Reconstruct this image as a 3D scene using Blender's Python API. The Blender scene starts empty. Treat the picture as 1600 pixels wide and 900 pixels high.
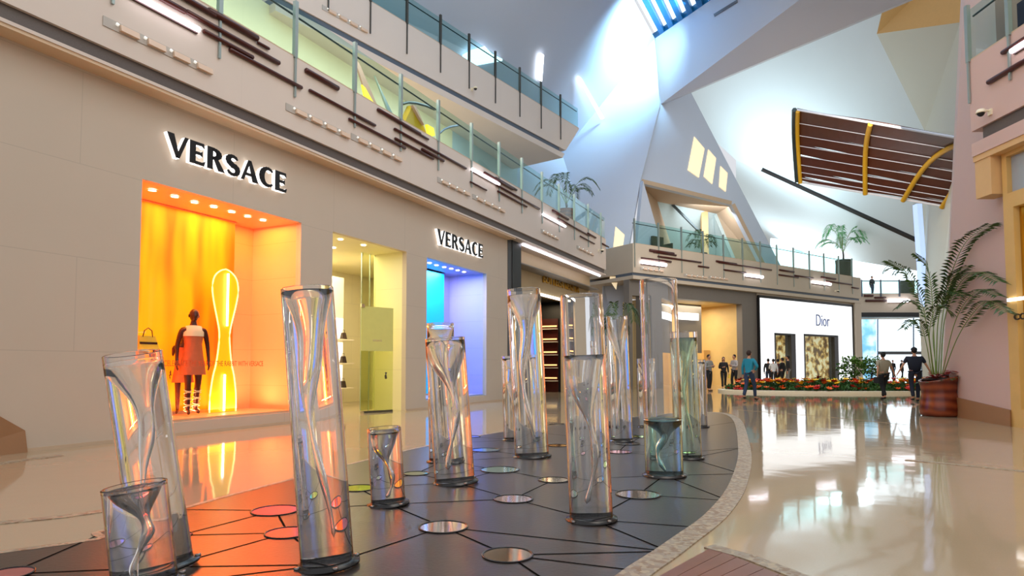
import bpy, bmesh, math, random
from mathutils import Vector, Matrix
R = math.radians
PI = math.pi
random.seed(7)
SC = bpy.context.scene
COL = SC.collection

# ------------------------------------------------------------------ camera, world, lights, exposure
H = 1.2
F = 980.0
TH = R(2.8)
SHY = (572 - 450 - F * math.tan(TH)) / 1600.0
cd = bpy.data.cameras.new('camera')
cam = bpy.data.objects.new('camera', cd)
COL.objects.link(cam)
cam.location = (0, 0, H)
cam.rotation_euler = (PI / 2 + TH, 0, 0)
cd.sensor_width = 36
cd.lens = F / 1600 * 36
cd.shift_y = SHY
cd.clip_end = 400
SC.camera = cam
SC.view_settings.view_transform = 'Standard'
SC.view_settings.look = 'None'
SC.view_settings.gamma = 1
SC.view_settings.use_curve_mapping = False
SC.view_settings.exposure = 0.0
cy = SC.cycles
cy.max_bounces = 24
cy.diffuse_bounces = 4
cy.glossy_bounces = 5
cy.transmission_bounces = 24
cy.transparent_max_bounces = 16
cy.caustics_reflective = False
cy.caustics_refractive = True
cy.sample_clamp_indirect = 4
cy.use_denoising = True

W = bpy.data.worlds.new('sky')
SC.world = W
W.use_nodes = True
W.node_tree.nodes['Background'].inputs[0].default_value = (0.93, 0.95, 1.0, 1)
W.node_tree.nodes['Background'].inputs[1].default_value = 0.8


def ray(px, py):
    xc = (px - 800) / F
    yc = (450 + SHY * 1600 - py) / F
    return Vector((xc, math.cos(TH) - yc * math.sin(TH), math.sin(TH) + yc * math.cos(TH)))


def P(px, py, Y):
    d = ray(px, py)
    return Vector((0, 0, H)) + d * (Y / d.y)


def hz(px, py, z=0.0):
    d = ray(px, py)
    return Vector((0, 0, H)) + d * ((z - H) / d.z)


def area_light(name, loc, target, sx, sy, power, color, spread=PI):
    l = bpy.data.lights.new(name, 'AREA')
    l.shape = 'RECTANGLE'
    l.size, l.size_y, l.energy, l.color = sx, sy, power, color
    l.spread = spread
    o = bpy.data.objects.new(name, l)
    COL.objects.link(o)
    o.location = loc
    o.rotation_euler = (Vector(target) - Vector(loc)).to_track_quat('-Z', 'Y').to_euler()
    return o


# daylight from the long roof light over the concourse, cool; warm unseen fill lights added for the walls
area_light('skylight_light', P(1046, 2, 34.2), P(968, 70, 37.5), 3.0, 2.5, 1300, (0.4, 0.74, 1.0), R(110))
area_light('skylight_spill_light', (3, 16, 20), (0, 24, 4), 6, 16, 640, (0.5, 0.76, 1.0))
area_light('fill_light_left', (2.5, 6, 12.5), (-4, 15, 3), 6, 10, 370, (1.0, 0.92, 0.78))
area_light('fill_light_right', (2, 4, 9), (10, 14, 4), 5, 5, 200, (1.0, 0.82, 0.74))
area_light('fill_light_far', (12, 26, 10), (16, 40, 3), 8, 6, 500, (1.0, 0.88, 0.74))
area_light('vault_daylight', P(1150, 330, 46), P(1215, 185, 46), 6, 5, 1150, (0.72, 0.93, 1.0))
area_light('vault_low_daylight', P(1260, 425, 60), P(1240, 350, 56), 10, 4, 1500, (0.75, 0.93, 1.0))


# ------------------------------------------------------------------ frames of the long walls
class Fr:
    """x runs along the wall (left to right as seen), y goes into the wall, z up"""
    def __init__(self, deg, D):
        a = R(deg)
        self.a = a
        self.u = Vector((math.cos(a), math.sin(a), 0))
        self.v = Vector((-math.sin(a), math.cos(a), 0))
        self.D = D

    def p(self, s, y, z):
        return self.u * s + self.v * (self.D + y) + Vector((0, 0, z))

    def hit(self, px, py, y=0.0):
        d = ray(px, py)
        t = (self.D + y) / d.dot(self.v)
        return d.dot(self.u) * t, H + d.z * t

    def s(self, px, y=0.0):
        return self.hit(px, 572, y)[0]

    def loc(self, w):
        return w.dot(self.u), w.dot(self.v) - self.D, w.z


FL = Fr(63.76, 10.0)     # left shop wall
FM = Fr(54.0, 16.3)      # upper balcony
FF = Fr(34.2, 23.57)     # far shops
FB = Fr(0.0, 55.0)       # far bridge
FR = Fr(-90.0, 9.9)      # right shop


# ------------------------------------------------------------------ materials
def lin(c):
    if isinstance(c, str):
        c = [int(c[i:i + 2], 16) / 255 for i in (0, 2, 4)]
    return tuple((x / 12.92 if x <= .04045 else ((x + .055) / 1.055) ** 2.4) for x in c) + (1,)


MC = {}


def mat(name, col, rough=.5, metal=0.0, em=None, es=0.0, spec=None, noise=None, bump=None, coat=0.0):
    if name in MC:
        return MC[name]
    m = bpy.data.materials.new(name)
    MC[name] = m
    m.use_nodes = True
    nt = m.node_tree
    b = nt.nodes['Principled BSDF']
    c = lin(col)
    b.inputs['Base Color'].default_value = c
    b.inputs['Roughness'].default_value = rough
    b.inputs['Metallic'].default_value = metal
    if spec is not None:
        b.inputs['Specular IOR Level'].default_value = spec
    if coat:
        b.inputs['Coat Weight'].default_value = coat
        b.inputs['Coat Roughness'].default_value = .05
    if em:
        b.inputs['Emission Color'].default_value = lin(em)
        b.inputs['Emission Strength'].default_value = es
    tc = nt.nodes.new('ShaderNodeTexCoord')
    if noise is None:
        noise = (6.0, .05)
    if noise:
        n = nt.nodes.new('ShaderNodeTexNoise')
        n.inputs['Scale'].default_value = noise[0]
        n.inputs['Detail'].default_value = 4
        nt.links.new(tc.outputs['Object'], n.inputs['Vector'])
        mx = nt.nodes.new('ShaderNodeMix')
        mx.data_type = 'RGBA'
        k = noise[1]
        mx.inputs[6].default_value = tuple(min(1, x * (1 - k)) for x in c[:3]) + (1,)
        mx.inputs[7].default_value = tuple(min(1, x * (1 + k)) for x in c[:3]) + (1,)
        nt.links.new(n.outputs[0], mx.inputs[0])
        nt.links.new(mx.outputs[2], b.inputs['Base Color'])
    if bump:
        n2 = nt.nodes.new('ShaderNodeTexNoise')
        n2.inputs['Scale'].default_value = bump[0]
        nt.links.new(tc.outputs['Object'], n2.inputs['Vector'])
        bp = nt.nodes.new('ShaderNodeBump')
        bp.inputs['Strength'].default_value = bump[1]
        bp.inputs['Distance'].default_value = bump[2] if len(bump) > 2 else .01
        nt.links.new(n2.outputs[0], bp.inputs['Height'])
        nt.links.new(bp.outputs[0], b.inputs['Normal'])
    return m


def panelled(name, col, bw, rh, joint=.86, rough=.55, mortar=.006, spec=None, em=None, es=0):
    m = mat(name, col, rough, noise=(1.3, .03), spec=spec, em=em, es=es)
    nt = m.node_tree
    b = nt.nodes['Principled BSDF']
    src = b.inputs['Base Color'].links[0].from_socket
    tc = [n for n in nt.nodes if n.type == 'TEX_COORD'][0]
    sep = nt.nodes.new('ShaderNodeSeparateXYZ')
    cmb = nt.nodes.new('ShaderNodeCombineXYZ')
    nt.links.new(tc.outputs['Object'], sep.inputs[0])
    nt.links.new(sep.outputs[0], cmb.inputs[0])
    nt.links.new(sep.outputs[2], cmb.inputs[1])
    br = nt.nodes.new('ShaderNodeTexBrick')
    br.inputs['Scale'].default_value = 1
    br.inputs['Brick Width'].default_value = bw
    br.inputs['Row Height'].default_value = rh
    br.inputs['Mortar Size'].default_value = mortar
    br.inputs['Mortar Smooth'].default_value = 0
    nt.links.new(cmb.outputs[0], br.inputs['Vector'])
    mx = nt.nodes.new('ShaderNodeMix')
    mx.data_type = 'RGBA'
    nt.links.new(br.outputs['Fac'], mx.inputs[0])
    nt.links.new(src, mx.inputs[6])
    c = lin(col)
    mx.inputs[7].default_value = tuple(x * joint for x in c[:3]) + (1,)
    nt.links.new(mx.outputs[2], b.inputs['Base Color'])
    return m


def glow(name, col, s):
    m = bpy.data.materials.new(name)
    m.use_nodes = True
    b = m.node_tree.nodes['Principled BSDF']
    b.inputs['Base Color'].default_value = lin(col)
    b.inputs['Emission Color'].default_value = lin(col)
    b.inputs['Emission Strength'].default_value = s
    MC[name] = m
    return m


def glass(name, col='ffffff', ior=1.45, rough=0.0):
    m = bpy.data.materials.new(name)
    m.use_nodes = True
    nt = m.node_tree
    nt.nodes.remove(nt.nodes['Principled BSDF'])
    g = nt.nodes.new('ShaderNodeBsdfGlass')
    g.inputs['Color'].default_value = lin(col)
    g.inputs['IOR'].default_value = ior
    g.inputs['Roughness'].default_value = rough
    nt.links.new(g.outputs[0], nt.nodes['Material Output'].inputs[0])
    MC[name] = m
    return m


def fringe_tinted_glass(name, ior):
    """clear acrylic, rainbow fringes of split light tinted in towards its edges"""
    m = glass(name, 'ffffff', ior)
    nt = m.node_tree
    g = [n for n in nt.nodes if n.type == 'BSDF_GLASS'][0]
    lw = nt.nodes.new('ShaderNodeLayerWeight')
    lw.inputs[0].default_value = .5
    cr = nt.nodes.new('ShaderNodeValToRGB')
    e = cr.color_ramp.elements
    e[0].position = 0
    e[0].color = (1, 1, 1, 1)
    e[1].position = 1
    e[1].color = (1, 1, 1, 1)
    for p, c in ((.42, (1, 1, 1, 1)), (.55, (.72, .74, 1, 1)), (.64, (1, .93, .6, 1)), (.76, (1, .5, .3, 1)), (.86, (1, .8, .7, 1))):
        x = e.new(p)
        x.color = c
    nt.links.new(lw.outputs['Facing'], cr.inputs[0])
    nt.links.new(cr.outputs[0], g.inputs['Color'])
    return m


def pane(name, tint='ffffff', rmin=.04, ior=1.45, dens=1.0):
    """thin architectural glass: tinted see-through plus a Fresnel reflection"""
    m = bpy.data.materials.new(name)
    m.use_nodes = True
    nt = m.node_tree
    nt.nodes.remove(nt.nodes['Principled BSDF'])
    t = nt.nodes.new('ShaderNodeBsdfTransparent')
    t.inputs[0].default_value = lin(tint)
    g = nt.nodes.new('ShaderNodeBsdfGlossy')
    g.inputs['Roughness'].default_value = .01
    f = nt.nodes.new('ShaderNodeFresnel')
    f.inputs[0].default_value = ior
    mx = nt.nodes.new('ShaderNodeMixShader')
    mu = nt.nodes.new('ShaderNodeMath')
    mu.operation = 'MULTIPLY'
    mu.inputs[1].default_value = dens
    ge = nt.nodes.new('ShaderNodeNewGeometry')
    iv = nt.nodes.new('ShaderNodeMath')
    iv.operation = 'SUBTRACT'
    iv.inputs[0].default_value = 1
    nt.links.new(ge.outputs['Backfacing'], iv.inputs[1])
    m3 = nt.nodes.new('ShaderNodeMath')
    m3.operation = 'MULTIPLY'
    nt.links.new(f.outputs[0], m3.inputs[0])
    nt.links.new(iv.outputs[0], m3.inputs[1])
    nt.links.new(m3.outputs[0], mu.inputs[0])
    nt.links.new(mu.outputs[0], mx.inputs[0])
    nt.links.new(t.outputs[0], mx.inputs[1])
    nt.links.new(g.outputs[0], mx.inputs[2])
    nt.links.new(mx.outputs[0], nt.nodes['Material Output'].inputs[0])
    MC[name] = m
    return m


panelled('stone_beige', 'c8b8a6', 2.75, 1.42)
panelled('fascia', 'dacbbf', 5.4, 9.0, joint=.95)
panelled('fascia_far', 'c9bba9', 5.4, 9.0, joint=.95)
mat('white_wall', 'c2cad9', .6, noise=(.5, .02))
mat('white_wall_b', 'c2c0c6', .6, noise=(.5, .02))
mat('vault', 'd3dbdf', .6, noise=(.4, .03))
mat('vault_grey', 'bdb8a8', .6, noise=(.4, .03))
mat('vault_tan', 'd2a766', .6)
mat('reveal_tan', 'c6ad92', .6)
mat('pink_wall', 'cfb0a6', .6, noise=(.6, .03))
mat('tan_soffit', 'd9b07a', .5)
mat('ledge_tan', 'dcc0a0', .5)
mat('band_dark', '5e5450', .5, noise=(60, .2))
mat('band_blue', '55606f', .5)
mat('wood_bar', '45150d', .35, noise=(12, .3))
mat('steel', 'a9b7b4', .35, .7)
mat('steel_dark', '55524c', .4, .6)
mat('rail_dark', '3a4446', .3, .5)
mat('black', '101012', .4)
mat('dark_frame', '4b4a4c', .4, .3)
mat('grey_frame', '76706a', .45)
mat('chrome', 'd8d8d8', .12, 1.0)
mat('brown_base', '9a6f4b', .5, noise=(3, .1))
mat('cream', 'efe3c6', .5)
pane('glass_rail', 'e4f5f3', ior=1.45, dens=.9)
pane('shop_glass', 'f6fbf8', ior=1.4, dens=.5)
pane('green_glass', 'f0f4e0', ior=1.4, dens=.6)
fringe_tinted_glass('acrylic', 1.49)  # rainbow fringes put into the glass colour by view angle
glass('water', 'ffffff', 1.34)
glass('water_teal', 'eafbfb', 1.34)
glass('water_green', 'f0faf0', 1.34)
glow('tube_light', 'f4f2ff', 6)
glow('downlight', 'fff6e6', 12)
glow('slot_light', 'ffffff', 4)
glow('cream_glow', 'ffe9bf', .62)
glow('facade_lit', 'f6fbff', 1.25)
glow('daylight_pane', 'e4f6ff', 1.8)
glow('daylight_blue', '8fd8ff', .9)


# ------------------------------------------------------------------ mesh builder
class M:
    def __init__(self):
        self.v, self.f, self.m, self.sm = [], [], [], []

    def add(self, vs, fs, mi=0, smooth=False, T=None):
        o = len(self.v)
        for v in vs:
            v = Vector(v)
            if T:
                v = T @ v
            self.v.append(v)
        for f in fs:
            self.f.append([i + o for i in f])
            self.m.append(mi)
            self.sm.append(smooth)
        return self

    def box(self, x0, x1, y0, y1, z0, z1, mi=0, T=None):
        return self.add([(x0, y0, z0), (x1, y0, z0), (x1, y1, z0), (x0, y1, z0), (x0, y0, z1), (x1, y0, z1), (x1, y1, z1), (x0, y1, z1)],
                        [(0, 3, 2, 1), (4, 5, 6, 7), (0, 1, 5, 4), (1, 2, 6, 5), (2, 3, 7, 6), (3, 0, 4, 7)], mi, False, T)

    def hexa(self, a, b, mi=0):
        """two matching rings of n points"""
        n = len(a)
        self.add(list(a) + list(b), [tuple(range(n))[::-1], tuple(range(n, 2 * n))] + [(i, (i + 1) % n, n + (i + 1) % n, n + i) for i in range(n)], mi)
        return self

    def slab(self, pts, d, mi=0):
        d = Vector(d)
        return self.hexa([Vector(p) for p in pts], [Vector(p) + d for p in pts], mi)

    def tube(self, pts, r, n=8, mi=0, smooth=True, cap=True):
        pts = [Vector(p) for p in pts]
        rs = r if isinstance(r, (list, tuple)) else [r] * len(pts)
        rings = []
        up = Vector((0, 0, 1))
        for i, p in enumerate(pts):
            d = (pts[min(i + 1, len(pts) - 1)] - pts[max(i - 1, 0)])
            if d.length < 1e-9:
                d = Vector((0, 0, 1))
            d.normalize()
            a = up.cross(d)
            if a.length < .05:
                a = Vector((1, 0, 0)).cross(d)
            a.normalize()
            b = d.cross(a)
            rings.append([p + a * math.cos(2 * PI * k / n) * rs[i] + b * math.sin(2 * PI * k / n) * rs[i] for k in range(n)])
        vs = [v for q in rings for v in q]
        fs = []
        for i in range(len(pts) - 1):
            for k in range(n):
                fs.append((i * n + k, i * n + (k + 1) % n, (i + 1) * n + (k + 1) % n, (i + 1) * n + k))
        self.add(vs, fs, mi, smooth)
        if cap:
            self.add(rings[0], [tuple(range(n))[::-1]], mi)
            self.add(rings[-1], [tuple(range(n))], mi)
        return self

    def lathe(self, prof, n=48, mi=0, smooth=True, T=None, wob=None, close=False):
        vs, fs = [], []
        for i, (r, z) in enumerate(prof):
            ox, oy = wob(z) if wob else (0, 0)
            for k in range(n):
                vs.append((r * math.cos(2 * PI * k / n) + ox, r * math.sin(2 * PI * k / n) + oy, z))
        c = len(prof)
        for i in range(c - 1 + (1 if close else 0)):
            j = (i + 1) % c
            for k in range(n):
                fs.append((i * n + k, i * n + (k + 1) % n, j * n + (k + 1) % n, j * n + k))
        return self.add(vs, fs, mi, smooth, T)

    def ell(self, c, rx, ry, rz, n=16, mi=0, T=None):
        vs, fs = [], []
        h = n // 2
        for i in range(h + 1):
            a = PI * i / h
            for k in range(n):
                b = 2 * PI * k / n
                vs.append((c[0] + rx * math.sin(a) * math.cos(b), c[1] + ry * math.sin(a) * math.sin(b), c[2] + rz * math.cos(a)))
        for i in range(h):
            for k in range(n):
                fs.append((i * n + k, (i + 1) * n + k, (i + 1) * n + (k + 1) % n, i * n + (k + 1) % n))
        return self.add(vs, fs, mi, True, T)

    def build(self, name, mats, parent=None, frame=None, label=None, kind=None, loc=None, weld=False):
        me = bpy.data.meshes.new(name)
        me.from_pydata([tuple(v) for v in self.v], [], self.f)
        if not isinstance(mats, (list, tuple)):
            mats = [mats]
        for x in mats:
            me.materials.append(MC[x] if isinstance(x, str) else x)
        me.polygons.foreach_set('material_index', self.m)
        me.polygons.foreach_set('use_smooth', self.sm)
        if weld:
            b = bmesh.new()
            b.from_mesh(me)
            bmesh.ops.remove_doubles(b, verts=b.verts, dist=1e-5)
            bmesh.ops.recalc_face_normals(b, faces=b.faces)
            b.to_mesh(me)
            b.free()
        me.update()
        o = bpy.data.objects.new(name, me)
        COL.objects.link(o)
        if parent:
            o.parent = parent
        if frame:
            o.location = frame.v * frame.D
            o.rotation_euler = (0, 0, frame.a)
        if loc is not None:
            o.location = loc
        if label:
            o['label'] = label
        if kind:
            o['kind'] = kind
        return o


def thing(name, label, cat, loc=(0, 0, 0), rz=0.0, group=None, scale=1.0):
    o = bpy.data.objects.new(name, None)
    COL.objects.link(o)
    o.location = loc
    o.rotation_euler = (0, 0, rz)
    o.scale = (scale,) * 3
    o['label'] = label
    o['category'] = cat
    if group:
        o['group'] = group
    return o


def fthing(name, label, cat, fr, s, y, z, group=None):
    return thing(name, label, cat, fr.p(s, y, z), fr.a, group)


def tag(o, label, cat, group=None, kind=None):
    o['label'] = label
    o['category'] = cat
    if group:
        o['group'] = group
    if kind:
        o['kind'] = kind
    return o


def dup(root, loc, rz, label, group=None, scale=None):
    r = root.copy()
    COL.objects.link(r)
    r.location = loc
    r.rotation_euler = (0, 0, rz)
    if scale:
        r.scale = (scale,) * 3
    r['label'] = label
    if group:
        r['group'] = group
    for ch in list(root.children):
        c = ch.copy()
        COL.objects.link(c)
        c.parent = r
        for g in list(ch.children):
            d = g.copy()
            COL.objects.link(d)
            d.parent = c
    return r


def struct(name, mb, m, frame=None, **k):
    return mb.build(name, m, None, frame, kind='structure', **k)


def wall_holes(fr_, s0, s1, z0, z1, y0, y1, holes):
    """a wall slab with rectangular openings"""
    mb = M()
    xs = sorted({s0, s1, *[h[0] for h in holes], *[h[1] for h in holes]})
    zs = sorted({z0, z1, *[h[2] for h in holes], *[h[3] for h in holes]})
    xs = [x for x in xs if s0 <= x <= s1]
    zs = [z for z in zs if z0 <= z <= z1]
    solid = lambda i, j: 0 <= i < len(xs) - 1 and 0 <= j < len(zs) - 1 and not any(
        h[0] <= (xs[i] + xs[i + 1]) / 2 <= h[1] and h[2] <= (zs[j] + zs[j + 1]) / 2 <= h[3] for h in holes)
    for i in range(len(xs) - 1):
        for j in range(len(zs) - 1):
            if not solid(i, j):
                continue
            a, b, c, d = xs[i], xs[i + 1], zs[j], zs[j + 1]
            mb.add([(a, y0, c), (b, y0, c), (b, y0, d), (a, y0, d)], [(0, 1, 2, 3)])
            mb.add([(a, y1, c), (b, y1, c), (b, y1, d), (a, y1, d)], [(3, 2, 1, 0)])
            if not solid(i - 1, j):
                mb.add([(a, y0, c), (a, y0, d), (a, y1, d), (a, y1, c)], [(0, 1, 2, 3)])
            if not solid(i + 1, j):
                mb.add([(b, y0, c), (b, y0, d), (b, y1, d), (b, y1, c)], [(3, 2, 1, 0)])
            if not solid(i, j - 1):
                mb.add([(a, y0, c), (a, y1, c), (b, y1, c), (b, y0, c)], [(0, 1, 2, 3)])
            if not solid(i, j + 1):
                mb.add([(a, y0, d), (a, y1, d), (b, y1, d), (b, y0, d)], [(3, 2, 1, 0)])
    return mb


def text_mesh(body, size, extrude=.01, offset=0.0, space=1.0):
    c = bpy.data.curves.new('lettering', 'FONT')
    c.body = body
    c.size = size
    c.extrude = extrude
    c.offset = offset
    c.space_character = space
    c.align_x = 'CENTER'
    c.align_y = 'CENTER'
    o = bpy.data.objects.new('lettering', c)
    COL.objects.link(o)
    bpy.context.view_layer.update()
    me = bpy.data.meshes.new_from_object(o.evaluated_get(bpy.context.evaluated_depsgraph_get()))
    bpy.data.objects.remove(o)
    bpy.data.curves.remove(c)
    return me


def text_part(name, body, size, m, parent, loc, extrude=.01, offset=0.0, space=1.0, width=None, rot=(PI / 2, 0, 0)):
    me = text_mesh(body, size, extrude, offset, space)
    if width:
        xs = [v.co.x for v in me.vertices]
        k = width / (max(xs) - min(xs))
        for v in me.vertices:
            v.co.x *= k
    me.materials.clear()
    me.materials.append(MC[m])
    o = bpy.data.objects.new(name, me)
    COL.objects.link(o)
    o.parent = parent
    o.location = loc
    o.rotation_euler = rot
    return o


ORD = ['first', 'second', 'third', 'fourth', 'fifth', 'sixth', 'seventh', 'eighth', 'ninth', 'tenth', 'eleventh', 'twelfth',
       'thirteenth', 'fourteenth', 'fifteenth', 'sixteenth', 'seventeenth', 'eighteenth', 'nineteenth', 'twentieth',
       'twenty-first', 'twenty-second', 'twenty-third', 'twenty-fourth', 'twenty-fifth', 'twenty-sixth', 'twenty-seventh', 'twenty-eighth',
       'twenty-ninth', 'thirtieth', 'thirty-first', 'thirty-second', 'thirty-third', 'thirty-fourth', 'thirty-fifth', 'thirty-sixth']

# ================================================================== FLOOR


def floor_material(name, col, rough, bscale, bstr, speck=.08):
    m = mat(name, col, rough, noise=(90, speck))
    nt = m.node_tree
    b = nt.nodes['Principled BSDF']
    tc = [n for n in nt.nodes if n.type == 'TEX_COORD'][0]
    n2 = nt.nodes.new('ShaderNodeTexNoise')
    n2.inputs['Scale'].default_value = bscale
    n2.inputs['Detail'].default_value = 2
    nt.links.new(tc.outputs['Object'], n2.inputs['Vector'])
    bp = nt.nodes.new('ShaderNodeBump')
    bp.inputs['Strength'].default_value = bstr
    bp.inputs['Distance'].default_value = .01
    nt.links.new(n2.outputs[0], bp.inputs['Height'])
    nt.links.new(bp.outputs[0], b.inputs['Normal'])
    return m


floor_material('terrazzo', 'b49e80', .06, 1.6, .22)
floor_material('dark_stone', '332b27', .32, 40, .10, .25)
m = mat('pebbles', 'a08d74', .5, noise=(30, .1))
nt = m.node_tree
vo = nt.nodes.new('ShaderNodeTexVoronoi')
vo.inputs['Scale'].default_value = 34
tcx = [n for n in nt.nodes if n.type == 'TEX_COORD'][0]
nt.links.new(tcx.outputs['Object'], vo.inputs['Vector'])
cr = nt.nodes.new('ShaderNodeValToRGB')
cr.color_ramp.elements[0].color = lin('8c6f52')
cr.color_ramp.elements[1].color = lin('b5a284')
cr.color_ramp.elements.new(.5).color = lin('9c8e7c')
sepc = nt.nodes.new('ShaderNodeSeparateColor')
nt.links.new(vo.outputs['Color'], sepc.inputs[0])
nt.links.new(sepc.outputs[0], cr.inputs[0])
nt.links.new(cr.outputs[0], nt.nodes['Principled BSDF'].inputs['Base Color'])
m = mat('planks', '7d4a33', .35, noise=(5, .25))

floor = struct('floor', M().box(-40, 60, -12, 90, -.3, 0), 'terrazzo')


def strip_floor(pts, w, z0, z1, side=None):
    """a ribbon on the floor along 2D points"""
    mb = M()
    n = len(pts)
    L_, R_ = [], []
    for i, p in enumerate(pts):
        a = pts[max(0, i - 1)]
        b = pts[min(n - 1, i + 1)]
        d = (Vector(b) - Vector(a)).normalized()
        q = Vector((-d.y, d.x))
        L_.append(Vector(p) + q * w / 2)
        R_.append(Vector(p) - q * w / 2)
    for i in range(n - 1):
        mb.hexa([(*L_[i][:2], z0), (*R_[i][:2], z0), (*R_[i + 1][:2], z0), (*L_[i + 1][:2], z0)],
                [(*L_[i][:2], z1), (*R_[i][:2], z1), (*R_[i + 1][:2], z1), (*L_[i + 1][:2], z1)])
    return mb


def smooth2(pts, k=6):
    out = []
    n = len(pts)
    for i in range(n - 1):
        p0, p1, p2, p3 = pts[max(0, i - 1)], pts[i], pts[i + 1], pts[min(n - 1, i + 2)]
        for j in range(k):
            t = j / k
            out.append(tuple(.5 * (2 * p1[c] + (p2[c] - p0[c]) * t + (2 * p0[c] - 5 * p1[c] + 4 * p2[c] - p3[c]) * t * t + (3 * p1[c] - p0[c] - 3 * p2[c] + p3[c]) * t ** 3) for c in range(len(p1))))
    out.append(tuple(pts[-1]))
    return out


fp = lambda x, y: tuple(hz(x, y)[:2])
left_edge = [(-8.2, 1.2)] + [fp(*q) for q in [(-10, 866), (170, 827), (400, 764), (650, 701), (800, 673), (960, 655), (1060, 646)]]
right_edge = [fp(*q) for q in [(1060, 646), (1120, 645), (1150, 655), (1163, 700), (1156, 750), (1125, 800), (1062, 850), (1010, 886)]] + [(.35, 3.2), (-.6, 2.5), (-2, 1.9), (-5, 1.2)]
le = smooth2(left_edge)
re_ = smooth2(right_edge)
outline = le + re_[1:]
mb = M()
nO = len(outline)
mb.add([(x, y, .006) for x, y in outline] + [(x, y, -.02) for x, y in outline], [tuple(range(nO))[::-1]] + [(i, (i + 1) % nO, nO + (i + 1) % nO, nO + i) for i in range(nO)])
struct('floor_inlay', mb, 'dark_stone')
struct('floor_border_right', strip_floor([(x + .0, y) for x, y in re_[3:]], .17, -.02, .010), 'pebbles')
struct('floor_border_left', strip_floor(le, .06, -.02, .008), 'pebbles')
struct('floor_band_left', strip_floor([fp(-20, 820), fp(100, 808), fp(175, 797), fp(190, 796)], .10, -.02, .007), 'pebbles')
struct('floor_band_wall', strip_floor([fp(-30, 729), fp(30, 720), fp(95, 712)], .16, -.02, .007), 'pebbles')
struct('floor_band_right', strip_floor([fp(1415, 719), fp(1500, 727), fp(1640, 741)], .09, -.02, .007), 'pebbles')
struct('floor_band_far', strip_floor([fp(1150, 640), fp(1300, 652), fp(1420, 664)], .05, -.02, .004), 'terrazzo')
# plank inlay at the lower edge with its pebble border
pa, pb, pc, pd = fp(1112, 857), fp(1250, 905), fp(1000, 1000), fp(1030, 900)
mb = M()
for i in range(9):
    t0, t1 = i / 9, (i + .96) / 9
    A = Vector(fp(1112, 857)).lerp(Vector(fp(1330, 945)), t0)
    B = Vector(fp(1112, 857)).lerp(Vector(fp(1330, 945)), t1)
    C = Vector(fp(1025, 905)).lerp(Vector(fp(1150, 1010)), t1)
    D_ = Vector(fp(1025, 905)).lerp(Vector(fp(1150, 1010)), t0)
    q = [A, B, C, D_]
    mb.hexa([(*p, -.02) for p in q], [(*p, .008) for p in q])
struct('floor_planks', mb, 'planks')
struct('floor_band_planks', strip_floor([fp(1108, 855), fp(1170, 872), fp(1345, 940)], .11, -.02, .010), 'pebbles')

# ================================================================== LEFT SHOP WALL
s216, s467 = FL.s(214), FL.s(467)
s517, s634 = FL.s(517), FL.s(634)
s667, s760 = FL.s(666), FL.s(760)
s795 = FL.s(793)
s812 = FL.s(813)
sEnd = FL.s(948)
ZT = FL.hit(340, 312)[1]
ZU = FL.hit(400, 213)[1]
TKW = .14
sL0 = 1.2
wall = wall_holes(FL, sL0, s795, 0, ZU, 0, TKW, [(s216, s467, .23, ZT), (s517, s634, 0, ZT), (s667, s760, .23, ZT)])
struct('wall_left', wall, 'stone_beige', FL)
# balcony edge of the second level above it: projecting ledge, shadow slot, tall white face, slab
LY = -.35
zf0 = FL.hit(400, 205, LY)[1]
zb0, zb1 = FL.hit(400, 196, LY)[1], FL.hit(400, 178, LY)[1]
ZD2 = FL.hit(450, 83, LY)[1]
sLE = FL.s(948, LY)
mb = M()
mb.box(sL0, sLE, LY, 5.0, ZU, zb0)
mb.box(sL0, sLE, LY, 5.0, zb1, ZD2)
struct('slab_left', mb, 'fascia', FL)
struct('trim_1', M().box(sL0, sLE - .15, LY + .06, 1.0, zb0, zb1), 'band_dark', FL)
struct('trim_2', M().box(sL0, s795, LY + .02, .02, ZU - .05, ZU), 'ledge_tan', FL)
print('ZT', ZT, 'ZU', ZU, zb0, zb1, 'ZD2', ZD2)

# skirting line
struct('baseboard_left', M().box(sL0, s216 + .0, -.02, .0, 0, .05).box(s216, s467, -.02, 0, 0, .05).box(s634, s795, -.02, 0, 0, .05), 'reveal_tan', FL)

# ---- display rooms behind the wall
panelled('orange_wall', 'ffb98a', 1.9, .78, joint=.8, rough=.4)
panelled('lilac_wall', 'b9b4ea', 1.9, .9, joint=.8, rough=.4)
panelled('lime_wall', 'e9e0b4', .72, 1.1, joint=.85, rough=.5)


def display_room(fr_, s0, s1, z0, z1, y0, y1, m, num):
    t = .06
    mb = M()
    mb.box(s0 - t, s0, y0, y1, z0, z1).box(s1, s1 + t, y0, y1, z0, z1).box(s0 - t, s1 + t, y1, y1 + t, z0, z1)
    mb.box(s0 - t, s1 + t, y0, y1 + t, z1, z1 + t).box(s0 - t, s1 + t, y0, y1 + t, z0 - t, z0)
    return struct('wall_display_%s' % num, mb, m, fr_)


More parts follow.
